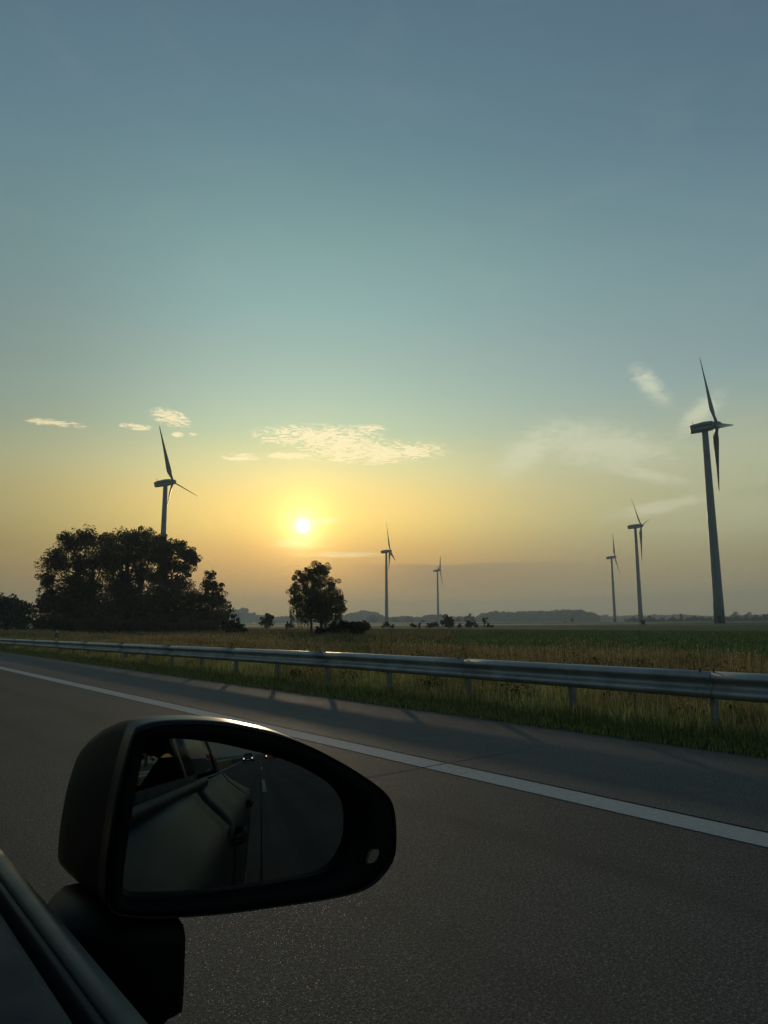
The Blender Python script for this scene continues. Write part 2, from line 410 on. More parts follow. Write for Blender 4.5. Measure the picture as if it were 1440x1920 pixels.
# ------------------------------------------------------------------ ground, fields, road
def sheet(name, poly, z, mat, cuts=None):
    V = [(x, y, z) for x, y in poly]
    return structure(np_mesh(name, V, np.array([list(range(len(V)))]), mat))
sheet('ground', [(-4200, -4200), (4200, -4200), (4200, 4200), (-4200, 4200)], -.03, M['pasture'])
RX0, RX1 = -4.3, 7.42
sheet('verge_soil', [(RX1-.02, -300), (21, -300), (21, 900), (RX1-.02, 900)], -.012, M['soil'])
sheet('road', [(RX0, -1500), (4.87, -1500), (4.87, 1500), (RX0, 1500)], 0.0, M['asphalt'])
sheet('hard_shoulder', [(4.87, -1500), (RX1, -1500), (RX1, 1500), (4.87, 1500)], 0.0, M['shoulder'])
sheet('opposite_road', [(-20, -1500), (-8.3, -1500), (-8.3, 1500), (-20, 1500)], 0.0, M['shoulder'])
def strips(name, rects, z, mat):
    V = []; Fs = []
    for x0, x1, y0, y1 in rects:
        b = len(V); V += [(x0, y0, z), (x1, y0, z), (x1, y1, z), (x0, y1, z)]; Fs.append([b, b+1, b+2, b+3])
    return structure(np_mesh(name, V, np.array(Fs), mat))
JY = 5.15
strips('edge_line', [(4.56, 4.855, -1500, JY-.012), (4.56, 4.855, JY+.012, 1500), (-3.35, -3.06, -1500, 1500)], .004, M['paint'])
strips('lane_dashes', [(.42, .555, y-.4, y+5.6) for y in range(-594, 588, 18)], .004, M['paint'])
strips('expansion_joint', [(4.875, 4.893, -200, 300), (.345, .358, -200, -3)], .0035, M['joint'])
jv = []; jr = []
for k in (-9, -6, -3, 0, 4, 8):
    y0 = JY + k*22.0
    jr.append((2.9, 4.56, y0-.005, y0+.005)); jr.append((4.9, 6.1, y0-.004, y0+.004))
strips('cross_joint', jr, .0032, M['joint'])
# fields, bearing/distance laid out beyond the verge
sheet('green_field', [(21, -300), (300, -300), (290, 60), (214, 140), (170, 178), (125, 205), (96, 215), (60, 225), (21, 420)], -.008, M['field'])
def sector(name, a0, a1, d0, d1, z, mat, n=24, wob=0.03):
    P = []
    for i in range(n+1):
        a = a0 + (a1-a0)*i/n; P.append((d0*(1+wob*math.sin(i*1.7)), a))
    for i in range(n, -1, -1):
        a = a0 + (a1-a0)*i/n; P.append((d1*(1+wob*math.sin(i*1.1)), a))
    return sheet(name, [(d*math.sin(a), d*math.cos(a)) for d, a in P], z, mat)
sector('stubble_field', azel(380, 1170)[0], azel(1010, 1170)[0], 252, 360, -.004, M['stubble'])
sector('stubble_field', azel(900, 1170)[0], azel(1300, 1170)[0], 262, 340, .0, M['stubble'])
# a grassy rise around the nearest turbine
def rise(name, cx, cy, rx, ry, h, mat, rot=0.0):
    V = [(cx, cy, h)]; Fs = []; n = 40; rings = 8
    for j in range(1, rings+1):
        t = j/rings
        for i in range(n):
            a = 2*math.pi*i/n; x = rx*t*math.cos(a)*(1+.06*math.sin(3*a)); y = ry*t*math.sin(a)
            V.append((cx+x*math.cos(rot)-y*math.sin(rot), cy+x*math.sin(rot)+y*math.cos(rot), h*(1-t*t)**2*(1+.1*math.sin(5*a+j)) - (.05 if j == rings else 0)))
    for i in range(n): Fs.append((0, 1+i, 1+(i+1) % n))
    mb = MB().add(V, Fs + [(1+(j-1)*n+i, 1+j*n+i, 1+j*n+(i+1) % n, 1+(j-1)*n+(i+1) % n) for j in range(1, rings) for i in range(n)])
    return structure(mb.build(name, mat, smooth=True))

# ------------------------------------------------------------------ vegetation builders
def leaf_quads(P, size, colr, rngl=rng, flat=0.0, aspect=1.0):
    """P (n,3) centres -> randomly turned leaf quads"""
    n = len(P)
    a = rngl.normal(size=(n, 3)); a[:, 2] *= (1-flat); a /= np.linalg.norm(a, axis=1, keepdims=True)+1e-9
    b = rngl.normal(size=(n, 3)); b -= (b*a).sum(1, keepdims=True)*a; b /= np.linalg.norm(b, axis=1, keepdims=True)+1e-9
    s = (size*rngl.uniform(.55, 1.3, n))[:, None]
    V = np.stack([P+a*s*aspect, P+b*s*.62, P-a*s*aspect*.8, P-b*s*.5], 1).reshape(-1, 3)
    Fc = np.arange(4*n).reshape(n, 4)
    c = np.repeat(colr, 4, axis=0)
    return V, Fc, c
def leaf_cols(n, base, var=.35, rngl=rng):
    b = np.asarray(base)[None, :]; k = rngl.uniform(1-var, 1+var, (n, 1)); h = rngl.uniform(-.2, .25, (n, 1))
    return b*k*np.concatenate([1+h, np.ones((n, 1)), 1-h*.5], 1)
def blob_points(center, rad, n, squash=.85, rngl=rng):
    d = rngl.normal(size=(n, 3)); d /= np.linalg.norm(d, axis=1, keepdims=True)
    r = rad*rngl.uniform(.25, 1, (n, 1))**.45
    p = d*r; p[:, 2] *= squash
    return p + np.asarray(center)
def px_tree(name, label, cat, px, py_base, dist, blobs, nleaf, leafs, base_col, trunks, trunk_r, group=None, sub=32, rsub=.58, bark='bark', depth=.8, limb=True, extra=None):
    """a tree whose sub-crowns are placed by bearing/elevation at ONE true distance, spread in depth like a real crown"""
    base = at_dist(px, py_base, dist); base[2] = -.05
    fwd = np.array([base[0], base[1], 0]); fwd /= np.linalg.norm(fwd)
    root = empty(name, tuple(base)); tag(root, label, cat, group)
    P = []; cents = []
    tot = sum(b[2]**2 for b in blobs)
    for bx, by, br in blobs:
        c = at_dist(bx, by, dist); rm = br/F*dist
        c = c + fwd*rng.normal()*rm*depth
        cents.append((c, rm))
        ns = max(5, int(sub*(rm/2.2)**1.2)+5); nl = int(nleaf*br**2/tot/ns)
        for _ in range(ns):
            d = rng.normal(size=3); d /= np.linalg.norm(d); q = c + d*rm*rng.uniform(.2, 1.12)*np.array([1, 1, .85])
            P.append(blob_points(q, rm*rsub*rng.uniform(.35, 1.3), max(nl, 4)))
    P = np.concatenate(P); P = P[P[:, 2] > .1]
    V, Fc, c = leaf_quads(P-base, leafs, leaf_cols(len(P), base_col))
    np_mesh('crown', V, Fc, M['leaf'], root, col=c)
    for tx, ty_top in trunks:
        mb = MB()
        b0 = at_dist(tx, py_base, dist); b0[2] = -.1; t0 = at_dist(tx+rng.uniform(-3, 3), ty_top, dist)
        mid = (b0+t0)/2 + rng.normal(size=3)*.15
        mb.tube([b0-base, mid-base, t0-base], [trunk_r*1.3, trunk_r, trunk_r*.45], 9)
        if limb:
            for c, rm in cents:
                if c[2] < 1.5: continue
                f = rng.uniform(.25, .8); s0 = b0*(1-f)+t0*f
                if np.linalg.norm((c-s0)[:2]) > 9: continue
                k = (s0+c)/2 + np.array([0, 0, -.4])
                mb.tube([s0-base, k-base, c-base], [trunk_r*.38, trunk_r*.24, trunk_r*.09], 5)
        mb.build('trunk', M[bark], root, smooth=True)
    if extra: extra(root, base)
    return root

OAK = (.13, .105, .055); BIR = (.18, .145, .07)
px_tree('oak_tree', 'broad dark oak with ragged left side, leftmost of the big clump', 'tree', 150, 1186, 108,
        [(108, 1055, 27), (88, 1085, 16), (130, 1018, 24), (165, 1012, 24), (150, 1060, 26), (95, 1112, 20), (120, 1130, 30), (165, 1105, 34), (195, 1050, 30), (80, 1140, 18), (140, 1120, 24), (140, 1090, 18), (110, 1165, 24), (185, 1150, 36), (150, 1155, 28)],
        50000, .155, OAK, [(150, 1040), (172, 1060)], .42, 'dense roadside clump of big trees')
px_tree('oak_tree', 'tallest rounded oak in the middle of the clump, in front of the turbine', 'tree', 245, 1186, 112,
        [(205, 1012, 22), (235, 1006, 20), (262, 1012, 22), (245, 1040, 34), (285, 1030, 26), (215, 1055, 28), (270, 1075, 20), (225, 1095, 28), (215, 1140, 34), (240, 1115, 26), (250, 1150, 34), (285, 1130, 26), (280, 1160, 24)],
        50000, .155, OAK, [(240, 1030), (262, 1060)], .45, 'dense roadside clump of big trees')
px_tree('oak_tree', 'dark oak with a long branch of foliage reaching right towards the sun', 'tree', 315, 1187, 104,
        [(300, 1014, 14), (298, 1038, 20), (310, 1035, 22), (335, 1030, 17), (355, 1042, 15), (364, 1050, 13), (345, 1068, 15), (318, 1062, 18), (300, 1085, 20), (335, 1095, 20), (310, 1120, 30), (345, 1130, 26), (360, 1160, 26), (315, 1165, 28)],
        42000, .155, OAK, [(312, 1050), (330, 1080)], .34, 'dense roadside clump of big trees')
px_tree('broadleaf_tree', 'smaller pointed tree at the right end of the big clump', 'tree', 398, 1187, 98,
        [(395, 1080, 10), (388, 1095, 13), (402, 1100, 13), (388, 1120, 20), (410, 1128, 17), (380, 1150, 22), (405, 1155, 23), (420, 1160, 14), (395, 1175, 20)],
        20000, .14, OAK, [(398, 1095)], .2, 'dense roadside clump of big trees')
px_tree('elder_bush', 'scraggy bush with upright twigs beside the right foot of the clump', 'bush', 438, 1190, 80,
        [(430, 1172, 14), (445, 1178, 12), (438, 1155, 5), (431, 1145, 4), (447, 1162, 5), (458, 1182, 7)], 2500, .13, (.045, .045, .02), [(432, 1135), (446, 1150)], .05, None)
px_tree('hedge_shrub', 'dark shrub filling the left foot of the big oak clump', 'bush', 105, 1189, 95,
        [(80, 1168, 18), (110, 1172, 18), (140, 1172, 18), (170, 1174, 17)], 8000, .14, OAK, [(105, 1168), (150, 1168)], .1, 'shrubs under the oak clump')
px_tree('hedge_shrub', 'dark shrub filling the right foot of the big oak clump', 'bush', 290, 1189, 95,
        [(205, 1174, 18), (240, 1174, 18), (275, 1174, 18), (310, 1175, 17), (345, 1175, 17), (378, 1178, 14)], 12000, .14, OAK, [(240, 1168), (330, 1168)], .1, 'shrubs under the oak clump')
px_tree('broadleaf_tree', 'low round tree at the left edge behind the long guardrail', 'tree', 20, 1190, 150,
        [(5, 1135, 22), (25, 1132, 17), (45, 1140, 16), (-15, 1140, 24), (20, 1160, 26), (50, 1165, 20), (-10, 1170, 24)], 7000, .3, (.03, .036, .016), [(10, 1140)], .3, None)

def birch_strands(root, base):
    P = []
    for _ in range(420):
        a = rng.uniform(0, 2*math.pi); dx = rng.uniform(-47, 50)
        top = rng.uniform(1085, 1148) + abs(dx)*.2
        if dx > 10: top += 8
        c = at_dist(592+dx, top, 80); n = rng.integers(30, 60); L = rng.uniform(.6, 1.9)
        if dx < -15: L *= 1.25
        t = np.linspace(0, 1, n)[:, None]
        dep = np.array([base[0], base[1], 0])/80*rng.normal()*1.3
        p = c + dep + np.concatenate([np.sin(t*3+a)*.08 + t*rng.normal()*.1, np.cos(t*2)*.08, -t*L], 1) + rng.normal(size=(n, 3))*.045
        P.append(p[p[:, 2] > .3])
    P = np.concatenate(P)
    V, Fc, c = leaf_quads(P-base, .065, leaf_cols(len(P), BIR), aspect=1.3)
    np_mesh('drooping_twigs', V, Fc, M['leaf'], root, col=c)
px_tree('birch_tree', 'weeping birch standing alone left of centre under the sun', 'tree', 590, 1192, 80,
        [(595, 1070, 15), (612, 1068, 12), (575, 1085, 17), (600, 1090, 22), (622, 1095, 14), (560, 1080, 12), (556, 1100, 11), (585, 1112, 20), (612, 1118, 22), (628, 1125, 15), (560, 1122, 11), (635, 1142, 11), (600, 1145, 20), (620, 1150, 14), (552, 1110, 11), (552, 1126, 11), (640, 1120, 9), (643, 1138, 9), (585, 1076, 15), (604, 1064, 10), (566, 1090, 13), (575, 1143, 12), (556, 1135, 10), (560, 1152, 9), (590, 1160, 13), (612, 1163, 12), (638, 1128, 10), (632, 1158, 8), (570, 1160, 8), (590, 1130, 20), (605, 1130, 20)],
        70000, .066, BIR, [(583, 1100), (603, 1095), (612, 1110)], .11, None, sub=30, rsub=.42, bark='birchbark', extra=birch_strands)
px_tree('round_bush', 'dense low bush against the right foot of the birch', 'bush', 640, 1196, 66,
        [(625, 1180, 14), (645, 1178, 13), (662, 1174, 12), (600, 1184, 12)], 6000, .09, (.045, .042, .018), [(640, 1180)], .04, 'bushes beside the birch')
px_tree('round_bush', 'rounded grey green bush at the right of the birch bush, nearer the turbines', 'bush', 678, 1194, 64,
        [(668, 1178, 12), (682, 1178, 11), (676, 1171, 8)], 4500, .08, (.055, .055, .026), [(676, 1180)], .04, 'bushes beside the birch')
SM = (.040, .046, .020)
small = [
 ('small_tree', 'small round tree between the oak clump and the birch', 502, 1180, 140, [(500, 1158, 9), (508, 1160, 8), (494, 1166, 8), (504, 1170, 10)], 1900, .17, 1),
 ('low_bush', 'tiny bush just left of the birch', 540, 1179, 140, [(541, 1169, 6), (546, 1173, 6), (536, 1174, 5)], 700, .15, 1),
 ('low_bush', 'flat bush below the slim turbine right of the birch', 727, 1177, 150, [(720, 1173, 5), (727, 1172, 6), (734, 1173, 5)], 900, .14, 0),
 ('low_bush', 'small bush halfway between the two middle turbines', 774, 1177, 150, [(774, 1172, 5), (778, 1174, 4)], 500, .14, 0),
 ('low_bush', 'thin leggy bush between small bush and wider bush near the middle turbine', 786, 1177, 150, [(787, 1170, 3), (785, 1174, 3)], 220, .12, 1),
 ('low_bush', 'wide low bush left of the small dark round tree in the field', 808, 1177, 150, [(803, 1172, 6), (811, 1170, 7), (817, 1173, 5)], 1100, .14, 0),
 ('small_tree', 'dark round tree, largest of the row of field bushes', 841, 1177, 150, [(841, 1158, 7), (836, 1165, 8), (847, 1165, 8), (841, 1171, 10), (828, 1166, 3)], 2400, .16, 1),
 ('low_bush', 'little bush just right of the dark round field tree', 862, 1177, 150, [(862, 1173, 5)], 350, .14, 0),
 ('small_tree', 'second dark round tree of the field row, below the hazy tall tree', 882, 1177, 155, [(881, 1166, 6), (886, 1170, 6), (878, 1172, 7), (893, 1173, 4)], 1500, .16, 1),
 ('small_tree', 'spindly open tree with a few leaf tufts beside the last field bush', 908, 1177, 155, [(905, 1163, 3.5), (911, 1161, 3), (909, 1167, 3)], 260, .14, 1),
 ('low_bush', 'last low bush at the right end of the field row', 919, 1177, 152, [(916, 1173, 4.5), (922, 1174, 4)], 600, .14, 0),
]
for nm, lb, px, pb, d, bl, nl, ls, tr in small:
    top = min(b[1] for b in bl)+2
    px_tree(nm, lb, 'tree' if nm == 'small_tree' else 'bush', px, pb, d, bl, nl, ls, SM, [(px, top)] if tr else [(px, pb-6)], .09 if nm == 'small_tree' else .05, 'bushes and small trees along the far field edge', sub=9, rsub=.6, limb=nm == 'small_tree')

# far trees that can be told apart: three kinds, copied
def proto_tree(kind, h, wd, n=1500):
    root = empty('hedgerow_tree', (0, 0, 0)); P = []
    if kind == 0: bl = [(0, 0, .62, .36), (.25, .1, .5, .28), (-.27, 0, .52, .28), (.1, -.2, .8, .2), (-.12, .1, .78, .2), (0, 0, .35, .34), (.3, 0, .28, .22), (-.3, 0, .28, .22)]
    elif kind == 1: bl = [(0, 0, .86, .13), (.03, 0, .68, .2), (-.08, 0, .5, .27), (.1, .05, .35, .3), (0, 0, .2, .3)]
    else: bl = [(-.3, 0, .45, .3), (.3, .1, .5, .32), (0, 0, .6, .33), (.05, 0, .82, .18), (-.35, 0, .22, .24), (.36, 0, .25, .26), (0, 0, .25, .3)]
    for x, y, z, r in bl:
        for _ in range(7):
            d = rng.normal(size=3); d /= np.linalg.norm(d)
            q = np.array([x*wd, y*wd, z*h]) + d*r*wd*.62*rng.uniform(.3, 1)*np.array([1, 1, .8])
            P.append(blob_points(q, r*wd*.5, n//(len(bl)*7)))
    P = np.concatenate(P); P = P[P[:, 2] > .2]; P = P[P[:, 2] < h]
    V, Fc, c = leaf_quads(P, .42, leaf_cols(len(P), (.04, .05, .024)))
    np_mesh('crown', V, Fc, M['leaf'], root, col=c)
    MB().tube([(0, 0, -.2), (.1, 0, h*.35), (0, .1, h*.75)], [.35, .26, .1], 7).build('trunk', M['bark'], root, smooth=True)
    return root
def copy_tree(o, parent=None):
    c = o.copy(); COL.objects.link(c); c.parent = parent
    for ch in list(o.children): copy_tree(ch, c)
    return c
protos = [proto_tree(k, 10, 9) for k in range(3)]; used = [False]*3
# (x, base y unused, distance, top y, width px, kind, label)
far = [
 (881, 420, 1149, 19, 2, 'tall rounded hazy tree standing above the second dark field tree'),
 (860, 520, 1157, 10, 0, 'hazy round tree between the two dark field trees'),
 (793, 520, 1161, 14, 0, 'hazy low tree left of the wide field bush'),
 (1073, 430, 1157, 12, 1, 'lone pointed hazy tree in front of the long grey wood'),
 (1059, 430, 1165, 10, 0, 'tiny hazy shrub left of the lone pointed tree'),
 (1188, 500, 1156, 22, 2, 'hazy tree just left of the second largest turbine tower'),
 (1218, 500, 1154, 20, 2, 'hazy tree just right of the second largest turbine tower'),
 (1242, 560, 1157, 15, 0, 'hazy open tree, second right of the second largest turbine'),
 (1262, 540, 1156, 15, 0, 'hazy tree left of the pointed conifer in the hedgerow'),
 (1278, 520, 1150, 12, 1, 'pointed hazy conifer standing above the hedgerow'),
 (1293, 540, 1157, 13, 0, 'small hazy tree right of the pointed conifer'),
 (1303, 560, 1153, 18, 2, 'hazy broad tree third left of the largest turbine tower'),
 (1316, 560, 1155, 14, 0, 'hazy round tree second left of the largest turbine tower'),
 (1331, 560, 1156, 13, 0, 'hazy round tree touching the left side of the largest turbine tower'),
 (1367, 540, 1156, 16, 0, 'hazy tree touching the right side of the largest turbine tower'),
 (1383, 540, 1154, 17, 2, 'hazy tree second right of the largest turbine tower'),
 (1400, 540, 1152, 16, 1, 'tall narrow hazy tree between the largest turbine and the frame edge'),
 (1420, 520, 1152, 17, 2, 'hazy broad tree near the right edge of the field'),
 (1436, 520, 1150, 16, 0, 'hazy tree at the right edge, last of the hedgerow'),
 (700, 700, 1152, 24, 2, 'hazy tree left of the slim turbine foot behind the fields'),
 (741, 700, 1156, 16, 0, 'hazy tree right of the slim turbine foot'),
 (765, 720, 1155, 22, 2, 'hazy broad tree between the two middle turbine towers'),
 (1380, 900, 1146, 26, 2, 'palest distant round tree above the right hedgerow'),
 (1405, 900, 1147, 26, 2, 'pale distant broad tree above the right hedgerow near the frame edge'),
]
for x, d, ty, wpx, k, lb in far:
    d = d*1.4
    o = protos[k] if not used[k] else copy_tree(protos[k]); used[k] = True
    p = at_dist(x, 1166, d); top = at_dist(x, ty, d)[2]
    o.location = (p[0], p[1], -.05); o.rotation_euler = (0, 0, rng.uniform(0, 6.28))
    sx = wpx/F*d/9; o.scale = (sx, sx, (top+.05)/9.6)
    tag(o, lb, 'tree', 'hazy trees scattered along the far hedgerows')

def far_wood(name, label, pts, dist, thick, leafs, base_col, n):
    """pts: canopy silhouette (px x, px y) at a true distance, with real depth"""
    pts = sorted(pts); xs = np.array([p[0] for p in pts]); ys = np.array([p[1] for p in pts])
    P = []
    lum = rng.uniform(xs[0], xs[-1], n//120)
    for x in lum:
        y = np.interp(x, xs, ys); dd = dist + rng.uniform(0, thick)
        top = at_dist(x, y, dist)[2]*rng.uniform(.72, 1.0)*(dd/dist)**.3
        r = rng.uniform(2.8, 7.0); r = min(r, top*.45)
        c = at_dist(x, 1166, dd); c[2] = top - r*.85
        P.append(blob_points(c, r, 60, .8))
        c2 = c.copy(); c2[2] = rng.uniform(.5, max(top-r, 1)); P.append(blob_points(c2, r*1.2, 60, 1.2))
    P = np.concatenate(P); P = P[P[:, 2] > .1]
    V, Fc, c = leaf_quads(P, leafs, leaf_cols(len(P), base_col, .3))
    o = np_mesh(name, V, Fc, M['leaf'], None, col=c)
    tag(o, label, 'wood', None, 'stuff'); return o
WD = (.045, .055, .03)
far_wood('distant_wood', 'long grey wood behind the fields between the middle and right turbines',
         [(896, 1155), (905, 1149), (925, 1145), (965, 1146), (980, 1144), (1000, 1145), (1030, 1144), (1055, 1142), (1085, 1142), (1105, 1145), (1118, 1151), (1124, 1160)], 1250, 160, 2.1, WD, 42000)
far_wood('distant_wood', 'pale wooded rise left of the birch beside the oak clump',
         [(425, 1143), (440, 1139), (460, 1139), (470, 1147), (490, 1152), (520, 1156), (560, 1153), (600, 1154), (640, 1153), (652, 1150), (668, 1144), (690, 1143), (705, 1147), (718, 1153)], 1500, 200, 2.5, WD, 42000)
far_wood('distant_wood', 'low hazy tree belt behind the two middle turbines',
         [(690, 1153), (715, 1155), (735, 1157), (760, 1154), (790, 1157), (800, 1152), (828, 1151), (835, 1156), (870, 1155), (900, 1157)], 1250, 120, 2.2, WD, 30000)
far_wood('distant_wood', 'thin hazy wood on the horizon behind the right turbines',
         [(1110, 1154), (1135, 1153), (1150, 1155), (1200, 1152), (1230, 1153), (1262, 1152), (1285, 1151), (1300, 1154), (1330, 1155), (1370, 1156), (1400, 1153), (1450, 1153)], 1800, 200, 3.0, WD, 42000)
# hedgerow undergrowth at the right
far_wood('hedgerow_scrub', 'low hedge scrub under the trees right of the second turbine',
         [(1170, 1162), (1230, 1162), (1290, 1160), (1340, 1160), (1380, 1159), (1450, 1158)], 800, 30, 1.1, (.04, .05, .025), 20000)

# ------------------------------------------------------------------ wind turbines
def turbine(label, bx, by, H, yaw, ph, dirn, tilt, b_off, a_len, L=23.5, zbase=0.0, pitch=1.0):
    root = empty('wind_turbine', (bx, by, zbase)); tag(root, label, 'wind turbine', 'wind turbines standing in the fields')
    n = 28; secs = []
    for i in range(9):
        t = i/8; r = 1.42 - .60*t; secs.append([(r*math.cos(2*math.pi*k/n), r*math.sin(2*math.pi*k/n), H*t) for k in range(n)])
    MB().loft(secs, closed=True, caps=True).build('tower', M['tower'], root, smooth=True)
    for t in (.36, .69):
        r = 1.42-.60*t+.03
        MB().tube([(0, 0, H*t-.09), (0, 0, H*t+.09)], r, 28).build('tower_flange', M['tower'], root)
    ca = math.atan2(-by, -bx)
    fb = MB().tube([(0, 0, -.4), (0, 0, .22)], 1.8, 28).build('foundation_ring', M['post'], root)
    d = MB().box(1.33, 1.45, -.4, .4, .35, 2.4).build('tower_door', M['dark'], root, bevel=.02); d.rotation_euler = (0, 0, ca)
    ax = Vector((math.sin(yaw)*math.cos(tilt), math.cos(yaw)*math.cos(tilt), math.sin(tilt)))
    side = Vector((math.cos(yaw), -math.sin(yaw), 0)); up = side.cross(ax)
    hub = Vector((0, 0, H+1.2)) + ax*b_off
    def loc(a, s, z): return hub + ax*a + side*s + up*z
    # nacelle: chamfered box profile tapering to the rear
    def sec(a, hw, z0, z1, ch): 
        return [loc(a, -hw, z0+ch), loc(a, -hw+ch, z0), loc(a, hw-ch, z0), loc(a, hw, z0+ch), loc(a, hw, z1-ch), loc(a, hw-ch, z1), loc(a, -hw+ch, z1), loc(a, -hw, z1-ch)]
    back = -a_len
    MB().loft([sec(back, 1.05, -1.15, .75, .25), sec(back*.92, 1.25, -1.28, .95, .35), sec(back*.45, 1.3, -1.3, 1.3, .4), sec(-1.2, 1.2, -1.2, 1.2, .45), sec(-.75, .95, -.95, .95, .4)], closed=True, caps=True).build('nacelle', M['tower'], root)
    for s in (-1, 1):
        MB().loft([[loc(back*.93, s*1.29, -.12), loc(back*.93, s*1.33, -.12), loc(back*.93, s*1.33, .22), loc(back*.93, s*1.29, .22)],
                   [loc(-1.3, s*1.25, -.02), loc(-1.3, s*1.33, -.02), loc(-1.3, s*1.33, .38), loc(-1.3, s*1.25, .38)]], closed=True, caps=True).build('vent_band', M['dark'], root)
    MB().tube([loc(back*.86, .3, .85), loc(back*.86, .3, 2.0)], .06, 6).tube([loc(back*.86, -.2, 1.6), loc(back*.86, .8, 1.6)], .04, 5).build('wind_vane', M['dark'], root)
    # spinner
    sp = []
    for a, r in ((-.72, 1.0), (-.2, 1.08), (.35, 1.0), (.9, .75), (1.3, .42), (1.5, .08)):
        sp.append([loc(a, r*math.cos(2*math.pi*k/18), r*math.sin(2*math.pi*k/18)) for k in range(18)])
    MB().loft(sp, closed=True, caps=True).build('rotor_hub', M['blade'], root, smooth=True)
    for k in range(3):
        g = ph + dirn*k*2*math.pi/3
        rd = up*math.cos(g) + side*math.sin(g)          # along the blade
        tg = rd.cross(ax)                                # in the rotor plane
        secs = []
        for t, chord, th, tw in ((.03, .95, .95, 48), (.07, .95, .9, 48), (.13, 1.35, .6, 47), (.19, 1.95, .42, 46), (.26, 1.95, .33, 44), (.4, 1.55, .24, 41), (.6, 1.05, .15, 38), (.8, .68, .09, 36), (.95, .38, .05, 35), (1.0, .08, .02, 35)):
            tw = R(tw); cd = tg*math.cos(tw)*pitch - ax*math.sin(tw); nd = cd.cross(rd)
            o = hub + rd*(L*t)
            if t < .1: pts = [o + cd*(math.cos(q)*chord*.5) + nd*(math.sin(q)*th*.5) for q in [2*math.pi*j/12 for j in range(12)]]
            else:
                pts = []
                for j in range(12):
                    q = 2*math.pi*j/12; u = .5*(1+math.cos(q)); x = chord*(u-.28)
                    yy = th*.5*math.sin(q)*(.35+.65*math.sin(math.pi*min(1, (1-u)*.8+.1)))
                    pts.append(o + cd*x + nd*yy)
            secs.append(pts)
        MB().loft(secs, closed=True, caps=True).build('blade', M['blade'], root, smooth=True)
    return root
turbine('wind turbine rising behind the big oak clump at the left', 102.7, 264.7, 54.1, R(92.4), R(-7.4), 1, R(13), 2.9, 7.1)
turbine('slim turbine just right of the birch, left one of the middle pair', 356.6, 444.2, 56.2, R(138.6), R(15.5), -1, R(5.1), 3.3, 7.55)
turbine('most distant and smallest turbine, right one of the middle pair', 571.7, 616.0, 59.7, R(123.9), R(47.1), 1, R(7), 3.4, 8.1)
turbine('smaller turbine of the right pair, with one blade hanging to the lower right', 572.6, 380.9, 57.8, R(138.1), R(22.4), 1, R(5.9), 3.2, 8.0)
turbine('second largest turbine with one blade pointing to the upper right', 402.5, 249.3, 59.0, R(163.7), R(47.4), -1, R(1.5), 3.7, 8.2)
turbine('largest nearest turbine near the right edge with a foreshortened blade pointing right', 193.1, 95.9, 54.3, R(146.3), R(-14.7), 1, R(5.7), 3.15, 7.05, pitch=-1.0)
rise('turbine_mound', 196, 98, 62, 22, .42, M['pasture'], R(-62))
rise('low_rise', 330, 285, 60, 30, .5, M['pasture'], R(-50))

# raised hunting hide beside the second largest turbine
p = at_dist(1206, 1173, 190); hide = empty('hunting_hide', (p[0], p[1], 0), R(20)); tag(hide, 'small dark box cabin with flat roof at the foot of the second largest turbine', 'cabin')
MB().box(-.42, .42, -.42, .42, .35, 1.25).build('cabin', M['wood'], hide)
MB().box(-.55, .55, -.55, .55, 1.252, 1.34).build('roof', M['dark'], hide)
MB().box(-.425, -.421, -.3, .3, .8, 1.05).build('window', M['dark'], hide)
for sx in (-1, 1):
    for sy in (-1, 1): MB().box(sx*.38-.05, sx*.38+.05, sy*.38-.05, sy*.38+.05, 0, .35).build('leg', M['wood'], hide)
# field posts
for x, yb, yt, lb in ((1197, 1199, 1183, 'thin dark fence post in the green field below the second largest turbine'), (999, 1201, 1184, 'thin dark fence post in the green field left of the field centre'),
                      (733, 1199, 1183, 'thin dark fence post near the flat bush right of the birch'), (848, 1194, 1182, 'thin dark fence post below the dark round field tree')):
    d = 62; q = at_dist(x, 1166, d); top = at_dist(x, yt, d)[2]
    r = empty('fence_post', (q[0], q[1], 0)); tag(r, lb, 'post', 'single posts in the green field')
    MB().tube([(0, 0, -.2), (.01, 0, top)], [.05, .045], 8).build('stake', M['wood'], r)
    MB().tube([(.01, 0, top+.001), (.01, 0, top+.04)], [.055, .03], 8).build('cap', M['dark'], r)

